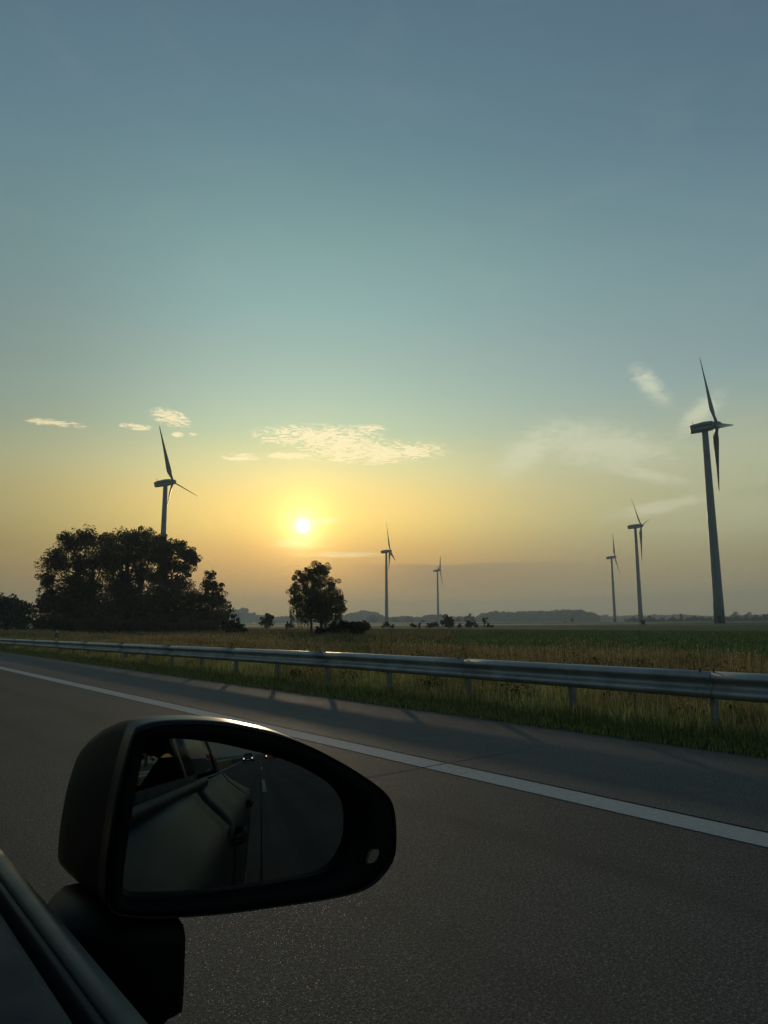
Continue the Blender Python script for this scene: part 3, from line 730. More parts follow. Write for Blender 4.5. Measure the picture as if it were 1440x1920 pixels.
# ------------------------------------------------------------------ guardrail
def dz(y):   # the rail follows a slight dip of the verge further on
    return -.0058*max(0, y-11)**1.0 if y < 60 else -.284
def dpt(y): return dz(y)
PROF = [(.035, .742), (.0, .752), (-.035, .742), (-.062, .722), (-.078, .700), (-.080, .680), (-.070, .662), (-.040, .645), (-.018, .628), (-.010, .605), (-.010, .592),
        (-.018, .568), (-.040, .550), (-.070, .534), (-.080, .516), (-.078, .494), (-.062, .472), (-.035, .453), (.0, .444), (.025, .448)]
RX = 8.2
def guardrail(x0, label, side, y0=-32, y1=124):
    root = empty('guardrail', (x0, 0, 0)); tag(root, label, 'guardrail')
    def beam(ya, yb, off, name='beam', steps=6):
        secs = []
        for i in range(steps+1):
            y = ya + (yb-ya)*i/steps
            o = off*(1-i/steps)
            secs.append([(side*(px-.005*(1-i/steps)), y, pz + dpt(y)) for px, pz in PROF])
        return MB().loft(secs).build(name, M['zinc'], root, smooth=True, solid=.004)
    y = y0
    while y < y1:
        beam(y+.2, y+4.27, .0); y += 4
    beam(y+.2, 620, 0, steps=3); beam(-620, y0+.24, 0, steps=2)
    yy = y0 + .25
    while yy < y1:
        zt = .735 + dpt(yy)
        MB().box(side*.085-.045, side*.085+.045, yy-.028, yy-.022, -.3, zt-.02).box(side*.085-.045, side*.085-.039, yy-.0219, yy+.028, -.3, zt-.02).box(side*.085+.039, side*.085+.045, yy-.0219, yy+.028, -.3, zt-.02).build('post', M['post'], root)
        bt = MB()
        bt.tube([(-side*.022, yy, .598+dpt(yy)), (side*.04, yy, .598+dpt(yy))], .012, 6)
        bt.box(-.012, .039, yy-.055, yy+.055, .50+dpt(yy), .69+dpt(yy)) if side > 0 else None
        bt.build('bracket', M['post'], root)
        yy += 2
    return root
guardrail(RX, 'galvanised steel guardrail running along the right edge of the hard shoulder', 1, -8, 120)
guardrail(-6.2, 'galvanised steel guardrail on the central reservation, seen in the wing mirror', -1, -96, -20)
# joint bolts: dark bolt heads on top of the beam laps
for gy, root in [(y, o) for o in COL.objects if o.name == 'guardrail' for y in range(4, 40, 4)]:
    for q in (.08, .24):
        MB().tube([(-.03, gy+.25+q-.16, .742+dpt(gy)), (-.045, gy+.25+q-.16, .775+dpt(gy))], .012, 6).build('splice_bolt', M['dark'], root)

# delineator post left, white with a slanted black band
q = at_dist(113, 1190, 74.0)
dl = empty('delineator_post', (9.1, 36.2, 0)); tag(dl, 'slim white roadside marker post with black band behind the guardrail at the left', 'marker post')
def dsec(z, k=1): return [(-.06*k, 0, z), (.0, -.055*k, z), (.06*k, 0, z), (.0, .03*k, z)]
MB().loft([dsec(-.1), dsec(.70)], closed=True, caps=True).build('post_shaft', M['white'], dl)
MB().loft([dsec(.701, 1.02), dsec(.90, 1.02)], closed=True, caps=True).build('black_band', M['black_plastic'], dl)
MB().loft([dsec(.901), dsec(1.0, .9), dsec(1.04, .4)], closed=True, caps=True).build('post_cap', M['white'], dl)
MB().box(-.02, .02, -.062, -.057, .74, .86).build('reflector', M['white'], dl)

# ------------------------------------------------------------------ grass and weeds
def blades(name, label, X, Y, hgt, wid, cols, lean=.35, zb=0.0, segs=2, cat='grass', zfun=None):
    n = len(X); a = rng.uniform(0, 2*math.pi, n); cols = cols*rng.uniform(.4, 1.65, (n, 1))
    # blade faces roughly random; leaning direction = a
    dx, dy = np.cos(a), np.sin(a); wx, wy = -dy*wid/2, dx*wid/2
    le = lean*rng.uniform(.2, 1.3, n)*hgt
    z0 = np.full(n, zb) if zfun is None else zfun(X, Y)
    V = np.zeros((n, 5, 3), np.float32)
    V[:, 0] = np.stack([X-wx, Y-wy, z0], 1); V[:, 1] = np.stack([X+wx, Y+wy, z0], 1)
    mx, my = X+dx*le*.35, Y+dy*le*.35
    V[:, 2] = np.stack([mx+wx*.75, my+wy*.75, z0+hgt*.58], 1); V[:, 3] = np.stack([mx-wx*.75, my-wy*.75, z0+hgt*.58], 1)
    V[:, 4] = np.stack([X+dx*le, Y+dy*le, z0+hgt*(1-.25*lean)], 1)
    b = np.arange(n)[:, None]*5
    q = b + np.array([[0, 1, 2, 3]]); t = b + np.array([[3, 2, 4]])
    o = np_mesh(name, V.reshape(-1, 3), [q, t], M['grass'], None, col=np.repeat(cols, 5, axis=0))
    if label: tag(o, label, cat, None, 'stuff')
    return o
def patch(x, y, s, seed):   # smooth pseudo noise in 0..1
    r = np.random.default_rng(seed); v = 0
    for k in range(6):
        f = s*(1.6**k); p = r.uniform(0, 6.28, 3); d = r.uniform(0, 6.28)
        v = v + np.sin((x*math.cos(d)+y*math.sin(d))*f + p[0] + 1.3*np.sin((x*math.sin(d)-y*math.cos(d))*f*.7+p[1]))*(.75**k)
    return .5 + v/6
def mixc(a, b, t): return np.asarray(a)[None]*(1-t[:, None]) + np.asarray(b)[None]*t[:, None]
def verge_xy(n, x0, x1, ymin, ymax, pw=1.6):
    """points denser near the camera, only where the view can see (bearing 5..75 degrees)"""
    X = rng.uniform(x0, x1, n); y = ymin + (ymax-ymin)*rng.uniform(0, 1, n)**pw
    keep = np.arctan2(X, y) < R(72)
    return X[keep], y[keep]
GR = (.20, .245, .08); OL = (.24, .24, .09); GO = (.46, .36, .17); BR = (.215, .165, .09)
# short grass right at the asphalt edge
X, Y = verge_xy(52000, RX1-.05, RX1+.9, 1.5, 70, 2.0)
t = patch(X, Y, 1.1, 3); h = (.05+.16*np.clip((X-RX1)/.8, 0, 1))*rng.uniform(.6, 1.4, len(X))
blades('edge_grass', 'short olive green grass along the asphalt edge below the guardrail', X, Y, h, .008+.00025*Y, mixc(GR, OL, np.clip(t+rng.normal(0, .2, len(X)), 0, 1)), .6)
# grass under and just behind the rail
X, Y = verge_xy(150000, RX1+.5, 13.5, 2, 80, 1.9)
t = patch(X, Y, .8, 5); h = (.26+.20*patch(X, Y, 1.7, 11))*rng.uniform(.5, 1.25, len(X))*np.clip(.65+(X-RX1-.5)*.35, .5, 1)
c = mixc(GR, OL, np.clip(t*1.2, 0, 1)); gsel = rng.uniform(size=len(X)) < .22*(.3+t); c[gsel] = mixc(GO, BR, rng.uniform(size=gsel.sum())); c = c*(.45+1.6*np.clip(patch(X, Y, 1.3, 78), 0, 1))[:, None]
blades('verge_grass', 'knee high mixed green and straw coloured grass beneath and behind the guardrail', X, Y, h, .007+.0003*Y, c, .4)
# tall brown grass beyond
X, Y = verge_xy(130000, 12.5, 20.0, 2, 130, 1.5)
t = patch(X, Y, .6, 8); h = (.42+.26*patch(X, Y, .9, 12))*rng.uniform(.6, 1.12, len(X))
c = mixc(OL, BR, np.clip(t*1.3, 0, 1)); gsel = rng.uniform(size=len(X)) < .35; c[gsel] = mixc(GO, BR, rng.uniform(size=gsel.sum())); c = c*(.35+1.05*np.clip(patch(X, Y, .7, 77), 0, 1))[:, None]
blades('tall_grass', 'tall dry reddish brown grass between the guardrail and the green field', X, Y, h, .010+.00035*Y, c, .28)
# tall grass toward the oak clump and birch
X = rng.uniform(20, 60, 60000); Y = rng.uniform(35, 130, 60000); k = (np.arctan2(X, Y) < R(44)) ; X, Y = X[k], Y[k]
t = patch(X, Y, .25, 9); h = (.32+.35*patch(X, Y, .5, 2))*rng.uniform(.6, 1.2, len(X))
blades('meadow_grass', 'rough olive and straw meadow grass around the birch and oak clump', X, Y, h, np.full(len(X), .045), mixc((.11, .12, .05), (.22, .18, .09), np.clip(t, 0, 1)), .35)
# crop
X = 20.2 + 60*rng.uniform(0, 1, 120000)**1.4; Y = 2+120*rng.uniform(0, 1, 120000)**1.1; k = (np.arctan2(X, Y) > R(36)) & (np.arctan2(X, Y) < R(74)); X, Y = X[k], Y[k]
t = patch(X, Y, .3, 21)
blades('field_crop', 'low dark green crop covering the field below the turbines', X, Y, rng.uniform(.12, .26, len(X)), .02+.0006*np.hypot(X, Y), mixc((.075, .125, .045), (.11, .16, .06), np.clip(t, 0, 1)), .7, cat='crop')
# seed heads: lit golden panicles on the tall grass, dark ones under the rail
def heads(name, label, X, Y, Z, size, cols, stem=True, aspect=2.6, stemw=.004):
    n = len(X); P = np.stack([X, Y, Z], 1)
    s = size*rng.uniform(.6, 1.3, n)
    a = rng.uniform(0, 2*math.pi, n); cx, cy_ = np.cos(a)*s*.5, np.sin(a)*s*.5
    tilt = rng.normal(size=(n, 2))*.35*s[:, None]*aspect
    top = P + np.stack([tilt[:, 0], tilt[:, 1], s*aspect], 1)
    V = np.stack([P, P+np.stack([cx, cy_, s*aspect*.45], 1), top, P+np.stack([-cx, -cy_, s*aspect*.45], 1)], 1).reshape(-1, 3)
    V2 = np.stack([P, P+np.stack([-cy_, cx, s*aspect*.45], 1), top, P+np.stack([cy_, -cx, s*aspect*.45], 1)], 1).reshape(-1, 3)
    F1 = np.arange(4*n).reshape(n, 4); VV = np.concatenate([V, V2]); FF = np.concatenate([F1, F1+4*n])
    cc = np.repeat(cols, 4, axis=0); cc = np.concatenate([cc, cc]); groups = [FF]
    if stem:
        b = P.copy(); b[:, 2] = 0; b[:, :2] += rng.normal(size=(n, 2))*.05
        w = np.stack([np.cos(a)*stemw, np.sin(a)*stemw, a*0], 1)
        V3 = np.stack([b-w, b+w, P+w*.5, P-w*.5], 1).reshape(-1, 3); k = len(VV)
        VV = np.concatenate([VV, V3]); groups = [np.concatenate([FF, F1+k])]
        cc = np.concatenate([cc, np.repeat(cols*.7, 4, axis=0)])
    o = np_mesh(name, VV, groups, M['grass'], None, col=cc); tag(o, label, 'weeds', None, 'stuff')
    return o
X, Y = verge_xy(30000, 12.8, 19.8, 4, 110, 1.5); k = (patch(X, Y, .9, 31) > .60) | (rng.uniform(size=len(X)) < .06); X, Y = X[k], Y[k]
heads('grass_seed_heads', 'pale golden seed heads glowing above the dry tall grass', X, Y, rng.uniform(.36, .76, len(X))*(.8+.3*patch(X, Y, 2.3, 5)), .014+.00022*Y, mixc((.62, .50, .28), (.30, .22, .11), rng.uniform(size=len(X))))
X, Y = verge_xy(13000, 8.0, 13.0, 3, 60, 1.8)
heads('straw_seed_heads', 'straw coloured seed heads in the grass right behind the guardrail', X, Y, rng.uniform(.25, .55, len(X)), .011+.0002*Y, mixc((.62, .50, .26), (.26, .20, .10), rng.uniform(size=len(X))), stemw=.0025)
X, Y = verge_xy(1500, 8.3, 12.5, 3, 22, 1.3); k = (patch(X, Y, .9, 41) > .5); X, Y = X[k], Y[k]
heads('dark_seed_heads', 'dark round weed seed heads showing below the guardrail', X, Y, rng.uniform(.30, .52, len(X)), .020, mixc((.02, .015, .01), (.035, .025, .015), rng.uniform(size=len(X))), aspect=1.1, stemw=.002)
X, Y = verge_xy(420, 7.9, 12.5, 3, 40, 1.5)
heads('white_wild_flowers', 'scattered small white wild flowers in the grass below the guardrail', X, Y, rng.uniform(.15, .45, len(X)), .020, np.tile(np.array([[.6, .58, .5]]), (len(X), 1)), aspect=.7, stemw=.002)
# darker broad-leaved weed clumps in the verge
P = []
for _ in range(330):
    y = 3 + 45*rng.uniform()**1.5; x = rng.uniform(8.6, 19)
    if math.atan2(x, y) > R(72): continue
    P.append(blob_points((x, y, rng.uniform(.08, .30)), rng.uniform(.10, .42), 110, .8))
P = np.concatenate(P); P = P[P[:, 2] > .02]
V, Fc, c = leaf_quads(P, .035, leaf_cols(len(P), (.04, .055, .02)))
tag(np_mesh('broad_leaved_weeds', V, Fc, M['leaf'], None, col=c), 'dark green leafy weed clumps among the verge grass', 'weeds', None, 'stuff')
# verge on the central reservation (seen in the mirror)
X = rng.uniform(-8.2, -4.4, 9000); Y = rng.uniform(-70, 5, 9000)
sheet('median_soil', [(-8.3, -1500), (RX0, -1500), (RX0, 1500), (-8.3, 1500)], -.01, M['soil'])
blades('median_grass', 'short grass on the central reservation', X, Y, rng.uniform(.1, .3, len(X)), np.full(len(X), .03), mixc(GR, OL, rng.uniform(size=len(X))), .5)

# ------------------------------------------------------------------ things seen only in the mirror
def rear_tree(x, y, h, wd, lb):
    r = copy_tree(protos[0]); r.name = 'roadside_tree'; r.location = (x, y, 0); r.scale = (wd/9, wd/9, h/9.6); r.rotation_euler = (0, 0, x)
    tag(r, lb, 'tree', 'trees behind the car, seen in the mirror'); return r
rear_tree(-34, -120, 13, 15, 'round dark tree beyond the opposite road, left one in the mirror')
rear_tree(-24, -128, 14, 15, 'round dark tree beyond the opposite road, middle one in the mirror')
rear_tree(-27, -150, 15, 14, 'round dark tree beyond the opposite road, right one in the mirror')
sg = empty('yellow_sign', (-22.5, -92, 0)); tag(sg, 'yellow direction sign beside the opposite road, seen in the mirror', 'sign')
MB().box(-2, 2, -.04, .04, 2.2, 4.6).build('panel', M['yellow'], sg)
for s in (-1.4, 1.4): MB().tube([(s, -.1, 0), (s, -.1, 4.5)], .06, 8).build('sign_post', M['post'], sg)
def small_car(name, x, y, label, paint):
    c = empty(name, (x, y, 0)); tag(c, label, 'car')
    def sec(yy, hw, z0, z1): return [(-hw, yy, z0), (-hw*1.02, yy, (z0+z1)/2), (-hw*.93, yy, z1), (hw*.93, yy, z1), (hw*1.02, yy, (z0+z1)/2), (hw, yy, z0)]
    MB().loft([sec(2.15, .72, .35, .65), sec(1.9, .86, .25, .82), (sec(.9, .9, .22, .98)), sec(-1.6, .9, .22, 1.02), sec(-2.1, .84, .3, .95)], closed=True, caps=True).build('body', paint, c, smooth=False, bevel=.03)
    MB().loft([sec(1.0, .80, .97, .99), sec(.35, .66, .99, 1.42), sec(-1.0, .66, .99, 1.44), sec(-1.7, .76, .98, 1.02)], closed=True, caps=True).build('cabin', M['glass_dark'], c)
    for s in (-1, 1):
        MB().tube([(s*.66, 2.06, .66), (s*.66, 2.15, .66)], .09, 12).build('headlight', M['lamp'], c)
        for yy in (1.3, -1.35): 
            w = MB().tube([(s*.72, yy, .32), (s*.9, yy, .32)], .32, 20).build('wheel', M['tyre'], c)
            MB().tube([(s*.905, yy, .32), (s*.915, yy, .32)], .19, 16).build('rim', M['alloy'], w)
    MB().box(-.26, .26, 2.152, 2.16, .42, .53).build('number_plate', M['white'], c)
    return c
small_car('black_car', -1.5, -64, 'black car with lit headlights following in the left lane, seen in the mirror', M['black_paint'])
tk = empty('red_lorry', (2.7, -82, 0)); tag(tk, 'red lorry with lit headlights in the right lane behind, seen in the mirror', 'lorry')
MB().box(-1.2, 1.2, -.9, 1.1, .75, 3.0).build('cab', M['red'], tk, bevel=.12)
MB().box(-1.05, 1.05, 1.101, 1.12, 1.75, 2.65).build('windscreen', M['glass_dark'], tk, bevel=.005)
MB().box(-1.2, 1.2, 1.0, 1.25, .35, .80).build('bumper', M['red'], tk, bevel=.05)
MB().box(-1.25, 1.25, -12.5, -1.2, 1.0, 3.7).build('trailer', M['red'], tk, bevel=.03)
for s in (-1, 1):
    MB().tube([(s*.95, 1.2, .62), (s*.95, 1.27, .62)], .12, 12).build('headlight', M['lamp'], tk)
    for yy in (.3, -7.5, -9.0): MB().tube([(s*.85, yy, .5), (s*1.2, yy, .5)], .5, 20).build('wheel', M['tyre'], tk)

# ------------------------------------------------------------------ own car
car = empty('own_car', (-.70, -.9, 0)); tag(car, 'dark grey blue car in the foreground with black wing mirror and door sill', 'car')
OX, OY = .70, .9     # convert world -> car local
def L_(p): return (p[0]+OX, p[1]+OY, p[2])
# stations: y, side bulge X, shoulder z, belt X, belt z, roof X, roof z
def lerp(tab, y):
    ys = [r[0] for r in tab]
    return [float(np.interp(y, ys, [r[i] for r in tab])) for i in range(1, len(tab[0]))]
ST = [(-3.45, -.12, .86, -.42, 1.00, -.62, 1.30), (-3.30, .05, .88, -.24, 1.04, -.50, 1.38), (-3.0, .165, .90, -.10, 1.08, -.36, 1.47), (-2.5, .236, .95, -.01, 1.11, -.25, 1.55), (-1.7, .238, .99, .06, 1.135, -.17, 1.61),
      (-.9, .236, 1.03, .095, 1.15, -.13, 1.64), (0.0, .236, 1.045, .118, 1.165, -.12, 1.63), (.75, .232, 1.045, .115, 1.155, -.13, 1.58), (1.05, .222, 1.044, .07, 1.115, -.22, 1.48), (1.3, .20, 1.01, .02, 1.08, -.3, 1.4), (2.2, .12, .93, -.06, 1.0, -.5, 1.2), (2.9, -.05, .72, -.22, .80, -.6, 1.0)]
def side_pts(y):
    b, sz, bx, bz, rx, rz = lerp(ST, y)
    return [(b-.07, y, .26), (b-.03, y, .36), (b-.012, y, .55), (b, y, .76), (b-.002, y, sz-.06), (b-.014, y, sz), (b*.72+bx*.28-.004, y, sz+(bz-sz)*.20), (b*.28+bx*.72, y, sz+(bz-sz)*.60), (bx+.004, y, bz-.004)]
def panel(name, y0, y1, mat, n=8, mir=True):
    for s in ((0, 1) if mir else (0,)):
        secs = []
        for i in range(n+1):
            y = y0 + (y1-y0)*i/n; pts = side_pts(y)
            if s: pts = [(-1.4-px, py, pz) for px, py, pz in pts]
            secs.append([L_(q) for q in pts])
        MB().loft(secs).build(name, mat, car, smooth=True, solid=.004)
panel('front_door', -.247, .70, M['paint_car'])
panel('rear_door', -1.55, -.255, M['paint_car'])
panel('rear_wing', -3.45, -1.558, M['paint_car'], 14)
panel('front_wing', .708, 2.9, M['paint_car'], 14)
def glasspan(name, ya, yb, mat, inset=0.0, top=.93, lo=.02, n=6, off=0.0):
    for s in (0, 1):
        secs = []
        for i in range(n+1):
            y = ya + (yb-ya)*i/n; b, sz, bx, bz, rx, rz = lerp(ST, y)
            a = (bx-.012+off, y, bz-.004); c = (rx+.02+off, y, rz-.03)
            pts = [tuple(a[k]+(c[k]-a[k])*t + (.018*math.sin(math.pi*t) if k == 0 else 0) for k in range(3)) for t in (lo, .3, .6, top)]
            if s: pts = [(-1.4-q[0], q[1], q[2]) for q in pts]
            secs.append([L_(q) for q in pts])
        MB().loft(secs).build(name, mat, car, smooth=True, solid=.004)
glasspan('rear_side_window', -1.42, -.32, M['glass_dark'])
glasspan('quarter_window', -2.35, -1.5, M['glass_dark'], n=5)
glasspan('centre_pillar', -.30, -.22, M['gloss_black'], n=2)
glasspan('rear_pillar', -3.3, -2.37, M['paint_car'], n=5)
glasspan('slim_pillar', -1.50, -1.42, M['gloss_black'], n=2, off=.003)
# roof and tail
secs = []
for y in (-3.45, -3.0, -2.5, -1.7, -.9, -.3, .05):
    b, sz, bx, bz, rx, rz = lerp(ST, y)
    secs.append([L_((rx+(-1.4-2*rx)*t, y, rz-.03 + .05*math.sin(math.pi*t))) for t in (0, .12, .3, .5, .7, .88, 1)])
MB().loft(secs).build('roof', M['paint_car'], car, smooth=True, solid=.02)
pts = [L_(q) for q in side_pts(-3.45)]; pl = [( -0.0 + (-1.4+2*OX) - q[0], q[1], q[2]) for q in pts]
MB().loft([pts, [(q[0]*.5, q[1]-.10, q[2]) for q in pts], [(-q[0]*.5, q[1]-.10, q[2]) for q in pts], [(-q[0], q[1], q[2]) for q in pts]]).build('tailgate', M['paint_car'], car, smooth=True, solid=.004)
b, sz, bx, bz, rx, rz = lerp(ST, -3.45)
MB().loft([[L_((bx, -3.45, bz)), L_((rx, -3.42, rz-.03))], [L_((-1.4-bx, -3.45, bz)), L_((-1.4-rx, -3.42, rz-.03))]]).build('rear_window', M['glass_dark'], car, solid=.004)
# bonnet
secs = []
for y in (1.05, 1.6, 2.2, 2.9):
    b, sz, bx, bz, rx, rz = lerp(ST, y)
    secs.append([L_((bx+(-1.4-2*bx)*t, y, bz + .04*math.sin(math.pi*t))) for t in (0, .15, .5, .85, 1)])
MB().loft(secs).build('bonnet', M['paint_car'], car, smooth=True, solid=.006)
# windscreen pillars
for s in (0, 1):
    P_ = [(.085, .86, 1.14), (.0, .55, 1.38), (-.11, .07, 1.61)]
    if s: P_ = [(-1.4-x, y, z) for x, y, z in P_]
    MB().tube([L_(q) for q in P_], [.022, .022, .022], 8).build('windscreen_pillar', M['black_plastic'], car, smooth=True)
# lamps + door handles
def handle(y):
    b, sz, bx, bz, rx, rz = lerp(ST, y)
    x = b - .006
    MB().tube([L_((x-.01, y-.10, sz-.045)), L_((x+.028, y-.085, sz-.04)), L_((x+.033, y, sz-.036)), L_((x+.028, y+.085, sz-.04)), L_((x-.01, y+.10, sz-.045))], .011, 8).build('door_handle', M['black_plastic'], car, smooth=True)
handle(-.35); handle(-1.40)
for s in (0, 1):
    x0, x1 = (-.02, .085) if not s else (-1.485, -1.38)
    MB().box(x0+OX, x1+OX, -3.36+OY, -3.18+OY, .78, .90).build('tail_light', M['red'], car, bevel=.02)
for yy in (-2.15, 1.55):
    for x in (.05, -1.45):
        w = MB().tube([L_((x-.10, yy, .33)), L_((x+.12, yy, .33))], .33, 32).build('wheel', M['tyre'], car, smooth=False, bevel=.02)
        MB().tube([L_((x+.121, yy, .33)), L_((x+.13, yy, .33))] if x > 0 else [L_((x-.101, yy, .33)), L_((x-.11, yy, .33))], .22, 24).build('rim', M['alloy'], w)
# door top as seen from the seat: trim shelf, dark window slot, satin window strip
def ybar(name, prof, y0, y1, mat, n=10, smooth=True, bev=0):
    secs = []
    for i in range(n+1):
        y = y0+(y1-y0)*i/n
        secs.append([L_((px, y, pz)) for px, pz in prof])
    return MB().loft(secs, closed=True, caps=True).build(name, mat, car, smooth=smooth, bevel=bev)
ybar('door_trim', [(.0985, 1.178), (.092, 1.182), (.05, 1.172), (.0, 1.140), (-.04, 1.085), (-.05, .95), (-.02, .94), (.088, 1.0), (.0985, 1.10)], -.45, .72, M['trim'])
ybar('window_slot', [(.099, 1.150), (.112, 1.150), (.112, 1.120), (.099, 1.120)], -.45, .72, M['rubber'])
ybar('inner_seal', [(.1125, 1.166), (.116, 1.1675), (.1160, 1.14), (.1125, 1.14)], -.45, .72, M['rubber'])
ybar('window_strip', [(.1165, 1.1665), (.1200, 1.1700), (.1290, 1.1695), (.1345, 1.1600), (.1300, 1.140), (.1165, 1.140)], -.47, .74, M['satin'])

# wing mirror ------------------------------------------------------
P0 = C0 + ray(450, 1540)*.58/(ray(450, 1540)@w_)
dvp = ray(487, 1413)
n0 = np.array([0, -1, 0]) - dvp; n0 /= np.linalg.norm(n0)
RC = 1.35
# apex point lies where the vanishing point of the road behind must show
def on_plane(x, y, nrm, pt):
    v = ray(x, y); return C0 + v*((pt-C0)@nrm)/(v@nrm)
Mv = on_plane(487, 1413, n0, P0)
nb = n0 + (P0-Mv)/RC; nb /= np.linalg.norm(nb)
Mv = on_plane(487, 1413, nb, P0)
GL = [(269, 1395), (280, 1387), (295, 1382), (330, 1382), (364, 1385), (410, 1391), (454, 1401), (500, 1412), (549, 1427), (582, 1442), (612, 1459), (632, 1473), (646, 1488), (655, 1503), (660, 1519), (662, 1545), (661, 1570), (655, 1592), (646, 1609), (636, 1624), (623, 1635), (603, 1644), (580, 1649),
      (515, 1660), (449, 1670), (390, 1677), (327, 1683), (275, 1686), (227, 1687), (226, 1660), (229, 1630), (233, 1600), (238, 1562), (244, 1525), (252, 1480), (260, 1435)]
OUT = [(253, 1373), (264, 1366), (290, 1359), (317, 1356), (360, 1355), (401, 1357), (438, 1361), (475, 1369), (515, 1377), (554, 1390), (595, 1407), (633, 1427), (663, 1445), (691, 1464), (712, 1480), (726, 1497), (731, 1515), (734, 1535), (735, 1575), (732, 1603), (722, 1622), (707, 1641), (690, 1656), (670, 1667), (630, 1677), (580, 1686),
       (515, 1695), (449, 1704), (395, 1710), (338, 1714), (280, 1716), (225, 1712), (200, 1705), (198, 1660), (203, 1600), (212, 1540), (222, 1480), (238, 1420)]
e1 = np.cross(nb, [0, 0, 1]); e1 /= np.linalg.norm(e1); e1 = -e1 if e1@r_ < 0 else e1
e2 = np.cross(e1, nb); e2 = -e2 if e2[2] < 0 else e2
def planar(outline, off=0.0, n=96):
    """closed outline -> n evenly spaced points on the bezel plane, (u,v) coords"""
    Q = np.array([((on_plane(x, y, nb, P0)-P0)@e1, (on_plane(x, y, nb, P0)-P0)@e2) for x, y in outline])
    for _ in range(2):   # Chaikin smoothing
        Q = np.stack([.75*Q+.25*np.roll(Q, -1, 0), .25*Q+.75*np.roll(Q, -1, 0)], 1).reshape(-1, 2)
    D = np.concatenate([[0], np.cumsum(np.linalg.norm(np.roll(Q, -1, 0)-Q, axis=1))]); QQ = np.concatenate([Q, Q[:1]])
    s = np.linspace(0, D[-1], n, endpoint=False)
    q = np.stack([np.interp(s, D, QQ[:, 0]), np.interp(s, D, QQ[:, 1])], 1)
    k = np.argmax(q[:, 1] - q[:, 0]*.3); return np.roll(q, -k, 0)
def to3(q, dn=0.0):  # dn: towards the viewer
    return P0 + q[..., :1]*e1 + q[..., 1:2]*e2 + nb*dn
gq = planar(GL); oq = planar(OUT)
def sag(q): return -(q[:, 0]**2+q[:, 1]**2)/(2*RC)
mirror = empty('wing_mirror', (0, 0, 0)); mirror.parent = car
mirror.matrix_parent_inverse = Matrix.Identity(4); mirror.location = (OX, OY, 0)
mm = bpy.data.materials.new('dimmed_mirror'); mm.use_nodes = True; t_ = mm.node_tree; b_ = t_.nodes['Principled BSDF']
b_.inputs['Base Color'].default_value = (.16, .165, .165, 1); b_.inputs['Metallic'].default_value = 1; b_.inputs['Roughness'].default_value = .012
gt = G(t_); tcn = t_.nodes.new('ShaderNodeTexCoord'); nn = t_.nodes.new('ShaderNodeTexNoise'); nn.inputs['Scale'].default_value = 30
t_.links.new(tcn.outputs['Object'], nn.inputs['Vector']); t_.links.new(gt.mix(gt.ss(nn.outputs[0], .3, .7), (.29, .31, .31), (.33, .345, .345)), b_.inputs['Base Color'])
cen = gq.mean(0); V = []; Fs = []; NR = 16; n = len(gq)
ctr = cen[None]; V.append(to3(ctr, 0) + nb*sag(ctr)[:, None])
for j in range(1, NR+1):
    qq = cen + (gq-cen)*1.03*j/NR; V.append(to3(qq) + nb*sag(qq)[:, None])
V = np.concatenate(V)-np.array([0, 0, 0])
V = V - nb*.004
Fs = [(0, 1+i, 1+(i+1) % n) for i in range(n)] + [(1+(j-1)*n+i, 1+j*n+i, 1+j*n+(i+1) % n, 1+(j-1)*n+(i+1) % n) for j in range(1, NR) for i in range(n)]
mg = MB().add(V, Fs).build('mirror_glass', mm, mirror, smooth=True, recalc=False)
nm = np.array(mg.data.polygons[5].normal)
if nm@nb < 0: mg.data.flip_normals()
# bezel ring (flat dark frame between the glass and the housing edge) with a real lip
def ring(qs, dns): return [list(map(tuple, to3(q, d))) for q, d in zip(qs, dns)]
mid = oq*.5+gq*.5
MB().loft(ring([gq*1.0, gq*.985+cen*.015, mid, oq*.97+gq*.03], [-.016, .001, .010, .006]), closed=True).build('mirror_bezel', M['black_plastic'], mirror, smooth=True)
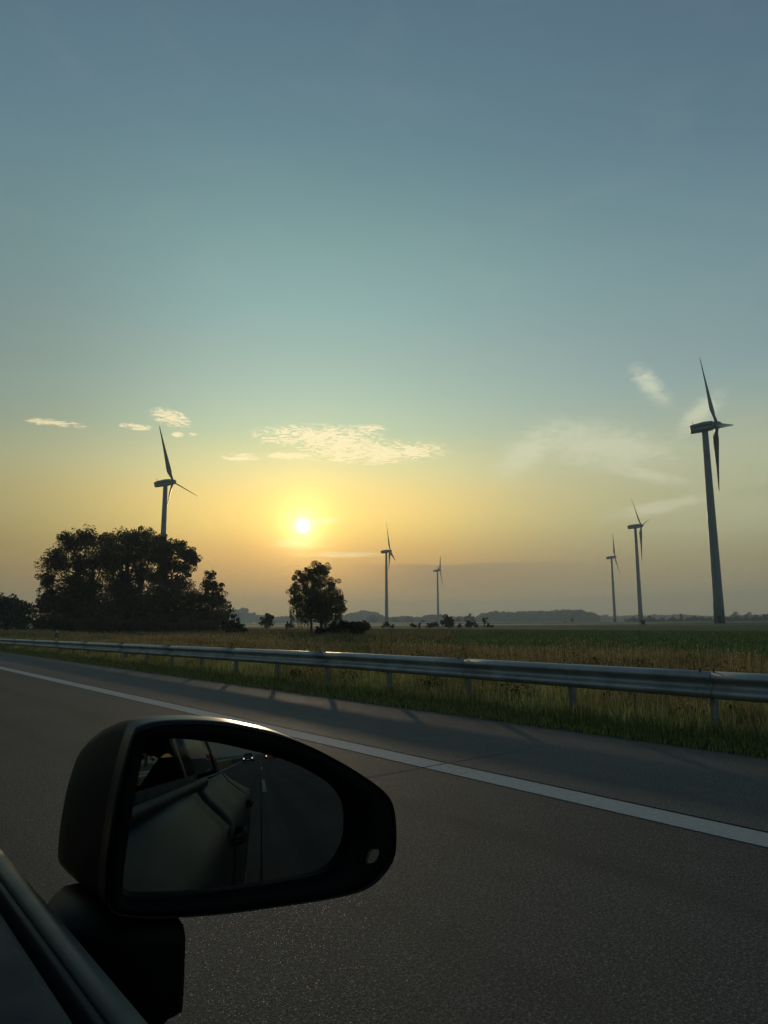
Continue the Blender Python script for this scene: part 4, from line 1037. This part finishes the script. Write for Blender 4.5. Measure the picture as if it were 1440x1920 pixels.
# housing: sweeps forward (away from the viewer) and rounds off
fw = -nb; fwd = np.array([.10, .99, .02]); oc = oq.mean(0)
hs = []
for k, (dd, sc_, sh) in enumerate(((-.0, .985, 0), (-.003, .999, 0), (.004, 1.002, 0), (.018, 1.003, 0), (.045, .992, .02), (.08, .955, .08), (.12, .885, .18), (.155, .79, .30), (.185, .66, .40), (.207, .49, .47), (.220, .28, .50), (.225, .04, .51))):
    q = oc + (oq-oc)*sc_; q3 = to3(q, .006 if k < 2 else 0) + np.array([0, 1, 0])*dd + np.array([-.060, 0, -.055])*sh
    lift = np.clip((oq[:, 1]-oc[1])/.07, 0, 1)**1.5*(0, 0, .0025, .0042, .003, .0005, -.002, -.003, 0, 0, 0, 0)[k]
    q3[:, 2] += lift
    hs.append(list(map(tuple, q3)))
MB().loft(hs[:4], closed=True).build('mirror_trim', M['gloss_black'], mirror, smooth=True)
MB().loft(hs[3:], closed=True).build('mirror_housing', M['black_plastic'], mirror, smooth=True)
# warning lamp window on the bezel, bottom outer corner
lq = [(690, 1614), (694, 1600), (700, 1594), (710, 1593), (711, 1600), (706, 1612), (699, 1618), (689, 1619)]
lp = [on_plane(x, y, nb, P0+nb*.0125) for x, y in lq]
MB().loft([[tuple(p) for p in lp], [tuple(p-nb*.006) for p in lp]], closed=True, caps=True).build('warning_lamp', pbr('lamp_lens', (.30, .24, .15), .2), mirror)
# foot: stands on the door shoulder under the housing
def fpt(x, y, d): v = ray(x, y); return C0 + v*d/(v@w_)
A = [(322, 1700), (336, 1705), (336, 1760), (333, 1830), (331, 1885)]
fr = [fpt(x, y, .555) for x, y in A]; 
secs = []
for z, k, dx in ((1.116, .86, .0), (1.108, .97, 0), (1.098, 1.0, 0), (1.075, 1.0, 0), (1.058, 1.0, 0), (1.046, .99, 0), (1.043, .93, -.005), (1.0, .8, -.04)):
    ring_ = [(.168, .578), (.243, .560), (.2495, .563), (.2505, .575), (.249, .64), (.232, .675), (.215, .695), (.190, .695), (.172, .67), (.160, .62)]
    secs.append([(.2+(x-.2)*k+dx, .63+(y-.63)*k, z) for x, y in ring_])
MB().loft(secs, closed=True, caps=True).build('mirror_foot', M['black_plastic'], mirror, smooth=True)

# ------------------------------------------------------------------ morning haze
hz = MB().box(-2600, 2600, -2600, 2600, -1.0, 92).build('haze', bpy.data.materials.new('haze_air'))
mh = hz.data.materials[0]; mh.use_nodes = True; th_ = mh.node_tree; th_.nodes.clear()
ho = th_.nodes.new('ShaderNodeOutputMaterial'); pv = th_.nodes.new('ShaderNodeVolumePrincipled')
pv.inputs['Color'].default_value = (.62, .80, .92, 1); pv.inputs['Density'].default_value = .00045; pv.inputs['Anisotropy'].default_value = .35
th_.links.new(pv.outputs[0], ho.inputs['Volume'])
tag(hz, 'thin morning haze over the fields that pales the distant woods', 'haze', None, 'stuff')
